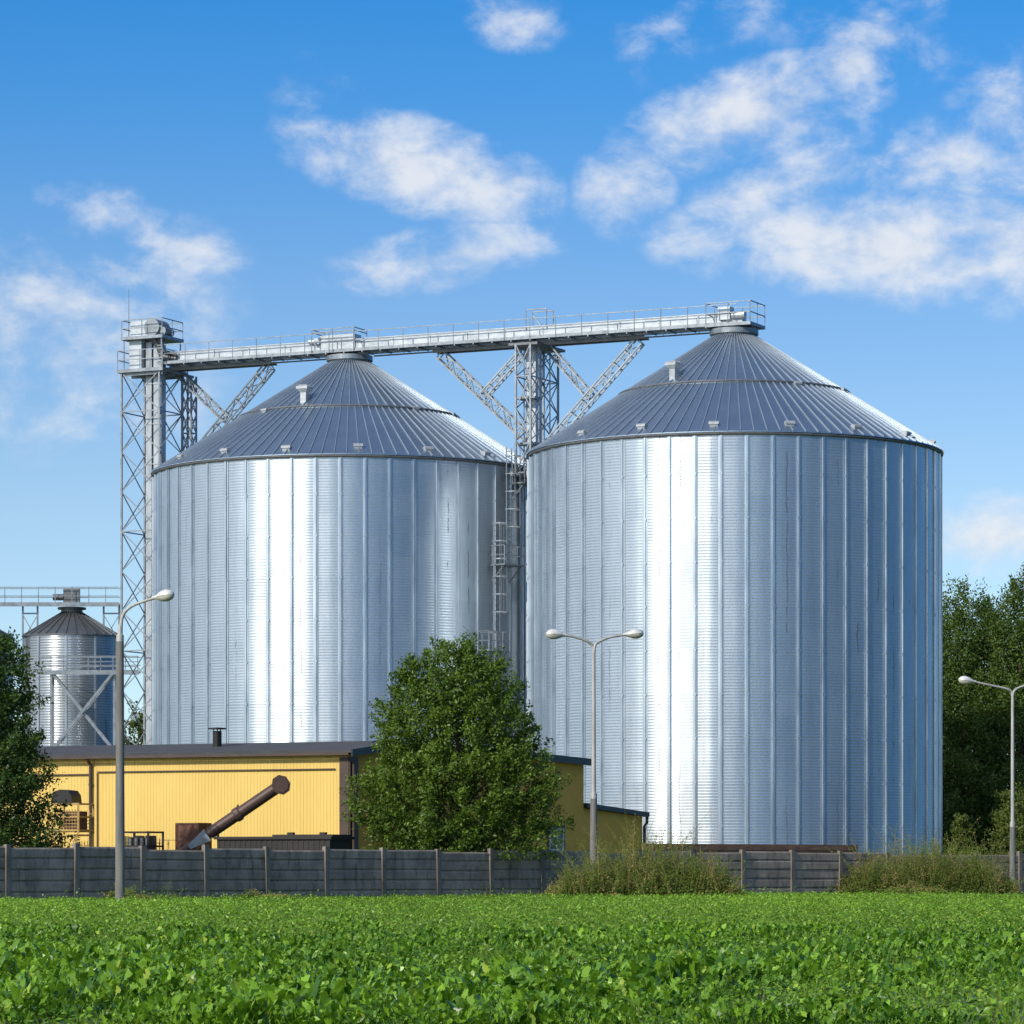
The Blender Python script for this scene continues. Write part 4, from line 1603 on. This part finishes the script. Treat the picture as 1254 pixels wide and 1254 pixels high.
def make_tree(name, base, height, prof, label, cat, material, seed, n_spray, n_leaf, leaf_l, spray_l, lump=0.16, up=0.5, trunk_r=0.2, keep=None, group=None, zlow=0.0, squash=1.0, surf=0.45, dark=0.0):
    """prof: (height fraction, radius) pairs for the crown."""
    r = nrs(seed)
    base = Vector(base)
    root = thing(name, base, label, cat, group)
    hs = np.array([p[0] for p in prof])
    rs = np.array([p[1] for p in prof])
    # spray origins, filling the crown but thicker towards its skin
    N = n_spray * 3
    h = r.uniform(hs[0], hs[-1], N)
    rad_ = np.interp(h, hs, rs)
    keepm = r.uniform(0, rs.max(), N) < rad_ * 1.05 + 0.15
    h, rad_ = h[keepm][:n_spray], rad_[keepm][:n_spray]
    n = len(h)
    a = r.uniform(0, 2 * np.pi, n)
    q = r.uniform(0, 1, n) ** surf
    d = np.stack([np.sin(a), -np.cos(a), np.zeros(n)], axis=1)
    lob = 1 + lump * blob_noise(np.stack([np.sin(a) * 1.6, np.cos(a) * 1.6, h * 5.0], axis=1), seed + 1)
    rr = rad_ * q * lob
    P0 = np.stack([d[:, 0] * rr, d[:, 1] * rr * squash, h * height], axis=1)
    ax = unit(d * (0.9 * q[:, None] + 0.1) + np.array([[0, 0, up]]) * (0.6 + h[:, None]) + r.normal(size=(n, 3)) * 0.32)
    L = spray_l * r.uniform(0.6, 1.25, n)
    # leaves on each spray
    idx = np.repeat(np.arange(n), n_leaf)
    m = len(idx)
    tt = r.uniform(0, 1, m) ** 0.8
    wid = (0.30 * (1 - 0.65 * tt)) * L[idx]
    jit = r.normal(size=(m, 3)) * wid[:, None] * 0.75
    pos = P0[idx] + ax[idx] * (L[idx] * tt)[:, None] + jit
    la = unit(ax[idx] * 0.7 + r.normal(size=(m, 3)) * 0.75)
    nm = unit(d[idx] * 0.6 + np.array([[0, 0, 0.55]]) + r.normal(size=(m, 3)) * 0.55)
    clump = 0.5 + 0.22 * blob_noise(P0[idx] * 0.55, seed + 2, 2)
    tint = np.clip(clump * 0.75 + r.uniform(-0.28, 0.34, m) + 0.10, 0, 1)
    pos = pos + np.array([[base.x, base.y, base.z]])
    ok = pos[:, 2] > 0.25 + zlow
    if keep is not None:
        ok &= keep(pos)
    pos, la, nm, tint = pos[ok], la[ok], nm[ok], tint[ok]
    m = len(pos)
    ll = leaf_l * r.uniform(0.65, 1.3, m)
    V, Fc, T_ = leaf_cards(pos, la, nm, ll, ll * r.uniform(0.45, 0.68, m), tint)
    arr_obj('crown', V, Fc, material, root, T_)
    # trunk and limbs
    tk = MB()
    pts = [base + Vector((0.15 * math.sin(k * 1.3 + seed), 0.12 * math.cos(k * 1.7 + seed), 0)) * (k / 6) + Z * (height * 0.86 * k / 6) for k in range(7)]
    tk.tube(pts, [trunk_r * (1 - 0.88 * k / 6) for k in range(7)], 12)
    pick = r.choice(n, min(46, n), replace=False)
    for i in pick:
        e = Vector(P0[i]) + base
        if keep is not None and not keep(np.array([[e.x, e.y, e.z]]))[0]:
            continue
        z0 = max(0.12 * height, (P0[i][2]) - 0.75 * np.hypot(P0[i][0], P0[i][1]) - 0.3)
        f = min(z0 / (height * 0.86), 0.95)
        s = Vector(base) + Z * z0
        k0 = min(int(f * 6), 5)
        s = pts[k0].lerp(pts[k0 + 1], f * 6 - k0)
        mid_ = s.lerp(e, 0.5) + Z * 0.12 * (e - s).length * 0.3
        tr = max(trunk_r * 0.42 * (1 - f), 0.025)
        tk.tube([s, mid_, e], [tr, tr * 0.6, 0.012], 6)
    tk.build('trunk', M['bark'], root, smooth=60)
    return root


M['leaf_mid'] = leaf_mat('broadleaf_foliage', (0.015, 0.050, 0.005), (0.175, 0.275, 0.030), 0.26, 0.40, extra=(0.24, 0.33, 0.06))
M['leaf_left'] = leaf_mat('left_tree_foliage', (0.016, 0.045, 0.007), (0.090, 0.160, 0.026), 0.28, 0.45, extra=(0.20, 0.22, 0.06))
M['leaf_far'] = leaf_mat('tall_tree_foliage', (0.020, 0.050, 0.010), (0.135, 0.215, 0.034), 0.30, 0.5)
M['leaf_light'] = leaf_mat('shrub_foliage', (0.045, 0.075, 0.012), (0.15, 0.19, 0.035), 0.32, 0.5)


def between(p):
    """In front of the side wall of the warehouse and not through the fence boards."""
    f = (p[:, 0] - FA.x) * FN.x + (p[:, 1] - FA.y) * FN.y
    b_ = (p[:, 0] - K.x) * -BL.x + (p[:, 1] - K.y) * -BL.y
    return ((f < -0.15) | (p[:, 2] > 2.15) | ((f > 0.15) & (p[:, 2] > 1.6))) & ((b_ > 0.15) | (p[:, 2] > 7.3))


tb_ = W(558, HZ, 29.7)
make_tree('broadleaf_tree', (tb_.x, tb_.y, 0), 10.6,
          [(0.03, 2.8), (0.10, 3.2), (0.22, 3.5), (0.42, 3.5), (0.58, 3.25), (0.70, 2.9), (0.80, 2.35), (0.88, 1.65), (0.95, 0.8)],
          'broad dark green tree standing in front of the yellow side wall', 'tree', M['leaf_mid'], 21, 1200, 80, 0.145, 0.95,
          lump=0.20, up=0.65, trunk_r=0.24, keep=between, squash=0.66)
tl_ = W(-24, HZ, 31.5)


def left_keep(p):
    f = (p[:, 0] - FA.x) * FN.x + (p[:, 1] - FA.y) * FN.y
    b_ = (p[:, 0] - K.x) * -BS.x + (p[:, 1] - K.y) * -BS.y
    return ((f < -0.15) | (p[:, 2] > 2.3)) & ((b_ > 0.6) | (p[:, 2] > 7.3))


make_tree('broadleaf_tree', (tl_.x, tl_.y, 0), 10.2,
          [(0.06, 2.3), (0.16, 2.75), (0.30, 2.70), (0.45, 2.35), (0.60, 1.95), (0.75, 1.75), (0.88, 1.3), (0.97, 0.5)],
          'dark green tree at left picture edge hiding warehouse end', 'tree', M['leaf_left'], 33, 1000, 62, 0.150, 0.95,
          lump=0.20, up=0.35, trunk_r=0.22, keep=left_keep)

GT = 'tall trees behind the right silo'
for (px, s, top, w, seed, lab) in (
        (1178, 19.0, 692, 2.5, 41, 'tall dark tree right beside the wall of the right silo'),
        (1213, 18.4, 722, 2.6, 42, 'slightly lower tall tree between two taller ones at right'),
        (1250, 19.2, 690, 2.8, 43, 'tall dark tree behind the right street lamp'),
        (1290, 18.8, 705, 3.0, 44, 'tall dark tree cut by the right picture edge'),
        (1150, 18.2, 735, 2.6, 45, 'tall tree peeping out from behind the right silo')):
    p = W(px, HZ, s)
    ht = EYE + (HZ - top) / s - 1.5
    make_tree('tall_tree', (p.x, p.y, 0), ht,
              [(0.04, w * 0.9), (0.18, w * 1.12), (0.40, w * 1.0), (0.60, w * 0.86), (0.78, w * 0.66), (0.90, w * 0.40), (0.985, 0.25)],
              lab, 'tree', M['leaf_far'], seed, 540, 105, 0.185, 2.0, lump=0.46, up=1.0, trunk_r=0.3, group=GT)
for (px, s, top, w, seed, lab) in ((1246, 23.8, 965, 1.1, 51, 'light green shrub behind fence at the right lamp'),
                                   (1178, 23.8, 1000, 0.38, 52, 'small light green shrub beside the base of right silo')):
    p = W(px, HZ, s)
    ht = EYE + (HZ - top) / s
    make_tree('shrub', (p.x, p.y, 0), ht, [(0.05, w * 0.7), (0.35, w), (0.65, w * 0.85), (0.95, w * 0.3)], lab, 'shrub', M['leaf_light'], seed, int(120 + 130 * w), 34, 0.16, 0.25 + 0.45 * w,
              lump=0.25, up=0.5, trunk_r=0.09, group='light shrubs by the right fence')
p = W(166, HZ, 17.0)
make_tree('distant_tree', (p.x, p.y, 0), EYE + (HZ - 868) / 17.0, [(0.05, 1.6), (0.4, 2.0), (0.75, 1.4), (0.97, 0.3)], 'pale yellow-green tree seen through the elevator tower lattice', 'tree', M['leaf_light'], 61, 420, 36, 0.26, 1.0,
          lump=0.2, up=0.5, trunk_r=0.2)


# weeds: upright stalks with small leaves and dry seed heads
M['weed'] = leaf_mat('weed_foliage', (0.045, 0.082, 0.011), (0.20, 0.26, 0.04), 0.28, 0.6, extra=(0.30, 0.20, 0.09))


def weed_patch(name, label, px0, px1, s, tops, n_stem, seed, leaf=0.11, hscale=1.0):
    """tops: (px, height) outline of the patch."""
    r = nrs(seed)
    c = W((px0 + px1) / 2, HZ, s)
    root = thing(name, (c.x, c.y, 0), label, 'weeds', 'tall weeds along the fence')
    xs_ = np.array([(p - 627) / s for p, _ in tops])
    hs_ = np.array([h for _, h in tops])
    nc = max(3, n_stem // 22)
    cx_ = np.linspace(xs_[0], xs_[-1], nc) + r.normal(size=nc) * 0.12
    ch_ = r.uniform(0.5, 1.18, nc)
    ci_ = r.randint(0, nc, n_stem)
    x = np.clip(cx_[ci_] + r.normal(size=n_stem) * 0.26, xs_[0], xs_[-1])
    off = r.normal(size=n_stem) * 0.55
    yc = F / s + off
    ht = 1.14 * np.interp(x, xs_, hs_) * (r.uniform(0.45, 1.0, n_stem) + (r.uniform(size=n_stem) < 0.10) * r.uniform(0.1, 0.45, n_stem)) * ch_[ci_] * (1 - 0.12 * np.abs(off)) * hscale
    ht = np.maximum(ht, 0.25)
    lean = r.normal(size=(n_stem, 2)) * 0.36
    dry = r.uniform(0, 1, n_stem)
    # stems as thin three-point ribbons
    nl = 60
    idx = np.repeat(np.arange(n_stem), nl)
    m = len(idx)
    t_ = r.uniform(0.05, 1.0, m)
    H = ht[idx]
    px_ = x[idx] + lean[idx, 0] * H * t_ ** 1.6
    py_ = yc[idx] + lean[idx, 1] * H * t_ ** 1.6
    w = 0.17 * (1.15 - t_) + 0.03
    pos = np.stack([px_ + r.normal(size=m) * w, py_ + r.normal(size=m) * w, H * t_], axis=1)
    a = r.uniform(0, 2 * np.pi, m)
    ax = np.stack([np.cos(a), np.sin(a), 0.7 + r.normal(size=m) * 0.5], axis=1)
    nm = unit(np.stack([r.normal(size=m) * 0.5, -0.5 + r.normal(size=m) * 0.5, np.full(m, 0.7)], axis=1))
    ll = leaf * r.uniform(0.6, 1.5, m) * (1.25 - 0.7 * t_)
    isdry = ((dry[idx] > 0.66) & (t_ > 0.40)) | (dry[idx] > 0.90)
    tint = np.where(isdry, 0.95 + 0.05 * r.uniform(size=m), np.clip(0.12 + 0.5 * t_ * r.uniform(0.3, 1.3, m) + 0.2 * dry[idx], 0, 0.88))
    V, Fc, T_ = leaf_cards(pos, ax, nm, ll, ll * r.uniform(0.28, 0.5, m), tint)
    arr_obj('leaves', V, Fc, M['weed'], root, T_)
    sv, sf, st = [], [], []
    for i in range(n_stem):
        b0 = np.array([x[i], yc[i], 0])
        p1 = b0 + np.array([lean[i, 0] * ht[i] * 0.33, lean[i, 1] * ht[i] * 0.33, ht[i] * 0.5])
        p2 = b0 + np.array([lean[i, 0] * ht[i], lean[i, 1] * ht[i], ht[i] * 1.02])
        k = len(sv)
        for p_, ww in ((b0, 0.014), (p1, 0.011), (p2, 0.004)):
            sv += [p_ + np.array([-ww, 0, 0]), p_ + np.array([ww, 0, 0])]
        sf += [(k, k + 1, k + 3, k + 2), (k + 2, k + 3, k + 5, k + 4)]
        st += [0.97 if dry[i] > 0.6 else 0.5] * 6
    arr_obj('stalks', np.array(sv), np.array(sf), M['weed'], root, np.array(st))
    return root


weed_patch('weed_thicket', 'tall olive weeds with dry stalks around the middle lamp post', 685, 897, 30.9,
           [(678, 0.5), (700, 1.5), (725, 2.05), (750, 2.3), (790, 2.6), (815, 2.3), (850, 2.1), (880, 1.6), (902, 0.7)], 820, 71)
weed_patch('weed_thicket', 'bushy brownish weeds before the fence near the right lamp post', 1010, 1228, 26.9,
           [(1005, 0.5), (1025, 1.5), (1060, 2.2), (1100, 2.6), (1150, 2.7), (1190, 2.5), (1220, 2.0), (1240, 0.9)], 900, 72)
weed_patch('weed_clump', 'small leafy weed clump at fence foot right of the auger', 300, 345, 33.6, [(298, 0.25), (315, 0.65), (330, 0.5), (348, 0.2)], 40, 73, 0.13)
weed_patch('weed_clump', 'dark weeds growing at the foot of the left lamp post', 134, 172, 35.2, [(132, 0.25), (146, 0.75), (158, 0.5), (172, 0.2)], 40, 74, 0.13)
weed_patch('weed_clump', 'thin tall weed stalks by the left fence', 180, 215, 34.6, [(180, 0.3), (196, 0.7), (204, 1.3), (212, 0.4)], 16, 75, 0.08)
weed_patch('weed_clump', 'pale leafy weeds under the right-hand brownish thicket', 1085, 1150, 27.6, [(1083, 0.2), (1105, 0.6), (1130, 0.7), (1152, 0.3)], 110, 76, 0.14)


# ------------------------------------------------------------------ the field: leafy crop in front, grass towards the fence
M['crop'] = leaf_mat('crop_leaves', (0.038, 0.122, 0.008), (0.250, 0.455, 0.036), 0.28, 0.33, extra=(0.36, 0.47, 0.06))
M['grass'] = leaf_mat('grass_blades', (0.062, 0.140, 0.012), (0.205, 0.330, 0.034), 0.30, 0.55, extra=(0.26, 0.20, 0.10))


def in_front_of_fence(x, y, gap=0.1):
    return (x - FA.x) * FN.x + (y - FA.y) * FN.y > gap


def scatter(n, d0, d1, seed, power=1.0):
    r = nrs(seed)
    u = r.uniform(0, 1, n)
    y = (d0 ** power + u * (d1 ** power - d0 ** power)) ** (1 / power)
    x = r.uniform(-0.5, 0.5, n) * (0.279 * y * 1.22 + 1.0)
    return x, y, r


def crop():
    x, y, r = scatter(40000, 25.5, 74, 81, 1.5)
    patch = blob_noise(np.stack([x * 0.55, y * 0.16, np.zeros_like(x)], axis=1), 82)
    fine_ = blob_noise(np.stack([x * 1.5, y * 0.62, np.zeros_like(x)], axis=1), 83, 2)
    keepm = (patch > -0.7) & (fine_ > -0.30) & ~((y > 58) & (patch < (y - 58) * 0.07 - 0.3))
    x, y, patch, fine_ = x[keepm], y[keepm], patch[keepm], fine_[keepm]
    n = len(x)
    size = r.uniform(0.7, 1.3, n) * (1 + 0.18 * patch + 0.42 * fine_) * np.interp(y, [25, 30, 60, 72], [0.85, 1.0, 0.85, 0.6])
    nl = 8
    idx = np.repeat(np.arange(n), nl)
    m = len(idx)
    a = r.uniform(0, 2 * np.pi, m)
    L = 0.092 * size[idx] * r.uniform(0.6, 1.2, m)
    Wd = L * r.uniform(0.36, 0.66, m)
    th0 = r.uniform(0.0, 0.55, m)                 # angle from vertical at the stalk
    th1 = th0 + r.uniform(0.1, 1.15, m)           # at the tip
    hx, hy = np.cos(a), np.sin(a)
    sx, sy = -hy, hx
    ts = [0.0, 0.24, 0.36, 0.52, 0.64, 0.80, 1.0]
    wp = [0.08, 0.62, 0.40, 1.05, 0.62, 0.78, 0.04]
    bx, by = x[idx] + hx * 0.03 + r.normal(size=m) * 0.03, y[idx] + hy * 0.03
    rows = []
    cx, cz = np.zeros(m), np.zeros(m)
    prev = 0.0
    roll = r.normal(size=m) * 0.55
    zb = r.uniform(0, 0.13, m) * size[idx]
    for t_, wq in zip(ts, wp):
        dt = t_ - prev
        th = th0 + (th1 - th0) * (t_ - dt / 2)
        cx = cx + np.sin(th) * dt * L
        cz = cz + np.cos(th) * dt * L
        prev = t_
        for sgn in (-1, 1):
            ww = 0.5 * Wd * wq * sgn * (1 + r.normal(size=m) * 0.24)
            lift = np.abs(ww) * 0.35 + ww * roll + r.normal(size=m) * 0.006
            rows.append(np.stack([bx + hx * cx + sx * ww, by + hy * cx + sy * ww, 0.01 + zb + cz + lift], axis=1))
    V = np.stack(rows, axis=1).reshape(-1, 3)
    q = [[i * 2, i * 2 + 1, (i + 1) * 2 + 1, (i + 1) * 2] for i in range(6)]
    Fc = (np.arange(m)[:, None, None] * 14 + np.array(q)[None]).reshape(-1, 4)
    tint = np.clip(0.40 + 0.16 * patch[idx] + r.normal(size=m) * 0.28, 0, 0.92)
    tint = np.where(r.uniform(size=m) < 0.02, 1.0, tint)
    tag(arr_obj('leafy_crop', V, Fc, M['crop'], None, np.repeat(tint, 14), smooth=True), 'dense bright green leafy crop filling the foreground field', 'crop', kind='stuff')


def grass():
    Vs, Fs, Ts = [], [], []
    o = 0
    for (n, d0, d1, seed, h0, pw, wd) in ((44000, 45, 158, 91, 0.15, 1.9, 0.013), (3000, 25.5, 60, 92, 0.16, 1.5, 0.008)):
        x, y, r = scatter(n, d0, d1, seed, pw)
        ok = in_front_of_fence(x, y)
        x, y = x[ok], y[ok]
        patch = blob_noise(np.stack([x * 0.35, y * 0.12, np.zeros_like(x)], axis=1), seed + 5)
        n = len(x)
        nb = 5
        idx = np.repeat(np.arange(n), nb)
        m = len(idx)
        a = r.uniform(0, 2 * np.pi, m)
        hgt = h0 * r.uniform(0.5, 1.35, m) * (1 + 0.25 * patch[idx])
        # taller growth along the fence
        fd = (x[idx] - FA.x) * FN.x + (y[idx] - FA.y) * FN.y
        hgt *= (1 + 0.6 * np.exp(-fd / 1.2) * r.uniform(0, 1, m) + 4.5 * np.exp(-fd / 1.1) * np.clip(blob_noise(np.stack([x[idx] * 0.9, y[idx] * 0.9, x[idx] * 0], axis=1), 99) - 0.05, 0, 1) * r.uniform(0, 1, m)) * (1 - 0.5 * np.clip((-4.0 - x[idx]) / 6.0, 0, 1) * np.exp(-fd / 4.0))
        lean = r.uniform(0.1, 0.75, m)
        bx = x[idx] + r.normal(size=m) * 0.05
        by = y[idx] + r.normal(size=m) * 0.05
        ww = wd * r.uniform(0.7, 1.6, m)
        fx, fy = r.normal(size=m), r.normal(size=m)
        nn = np.hypot(fx, fy) + 1e-6
        fx, fy = fx / nn, fy / nn
        dxy = np.stack([np.cos(a) * lean * hgt, np.sin(a) * lean * hgt], axis=1)
        sd2 = np.stack([fx, fy * 0.4], axis=1)
        b0 = np.stack([bx, by], axis=1)
        z0 = np.zeros(m)
        pts = []
        for (t_, wq) in ((0.0, 1.0), (0.55, 0.8), (1.0, 0.12)):
            for sgn in (-1, 1):
                p_ = b0 + dxy * (t_ ** 1.7) + sd2 * (ww * wq * sgn)[:, None]
                pts.append(np.stack([p_[:, 0], p_[:, 1], z0 + hgt * t_ * (1 - 0.25 * lean * t_)], axis=1))
        V = np.stack(pts, axis=1).reshape(-1, 3)
        Fc = (np.arange(m)[:, None, None] * 6 + np.array([[0, 1, 3, 2], [2, 3, 5, 4]])[None]).reshape(-1, 4)
        tint = np.clip(0.45 + 0.16 * patch[idx] + r.normal(size=m) * 0.2, 0, 0.92)
        tint = np.where(r.uniform(size=m) < 0.035, 1.0, tint)
        Vs.append(V)
        Fs.append(Fc + o)
        Ts.append(np.repeat(tint, 6))
        o += len(V)
    tag(arr_obj('grass', np.concatenate(Vs), np.concatenate(Fs), M['grass'], None, np.concatenate(Ts)), 'short green grass between the leafy crop and the fence', 'grass', kind='stuff')


def clover():
    """Low broad-leaved growth mixed through the grass."""
    x, y, r = scatter(78000, 25.5, 158, 95, 1.8)
    ok = in_front_of_fence(x, y, 0.15)
    x, y = x[ok], y[ok]
    n = len(x)
    patch = blob_noise(np.stack([x * 0.45, y * 0.13, np.zeros_like(x)], axis=1), 96)
    nl = 6
    idx = np.repeat(np.arange(n), nl)
    m = len(idx)
    hh = np.maximum(0.05, 0.12 * (1 + 0.45 * patch)) * r.uniform(0.5, 1.6, n)
    fd_ = (x - FA.x) * FN.x + (y - FA.y) * FN.y
    hh *= np.where(r.uniform(size=n) < 0.03, 2.2, 1.0) * (1 + 5.0 * np.exp(-fd_ / 1.0) * np.clip(blob_noise(np.stack([x * 0.8, y * 0.8, x * 0], axis=1), 97) + 0.25, 0, 1) * r.uniform(0, 1, n))
    hh *= 1 - 0.55 * np.clip((-4.0 - x) / 6.0, 0, 1) * np.exp(-fd_ / 4.0)
    pos = np.stack([x[idx] + r.normal(size=m) * 0.07, y[idx] + r.normal(size=m) * 0.07, hh[idx] * r.uniform(0.1, 1.0, m)], axis=1)
    a = r.uniform(0, 2 * np.pi, m)
    ax = np.stack([np.cos(a), np.sin(a), r.uniform(-0.2, 1.3, m)], axis=1)
    nm = unit(np.stack([r.normal(size=m) * 0.6, r.normal(size=m) * 0.6 - 0.2, np.full(m, 0.8)], axis=1))
    ll = np.interp(y[idx], [25, 60, 158], [0.050, 0.058, 0.075]) * r.uniform(0.6, 1.5, m)
    tint = np.clip(0.36 + 0.2 * patch[idx] + 0.22 * np.clip((y[idx] - 55) / 40, 0, 1) + r.normal(size=m) * 0.26, 0, 0.92)
    tint = np.where(r.uniform(size=m) < 0.03, 1.0, tint)
    V, Fc, T_ = leaf_cards(pos, ax, nm, ll, ll * r.uniform(0.4, 0.75, m), tint)
    tag(arr_obj('low_herbs', V, Fc, M['crop'], None, T_), 'low broad-leaved herbs growing through the short grass', 'herbs', kind='stuff')


crop()
grass()
clover()
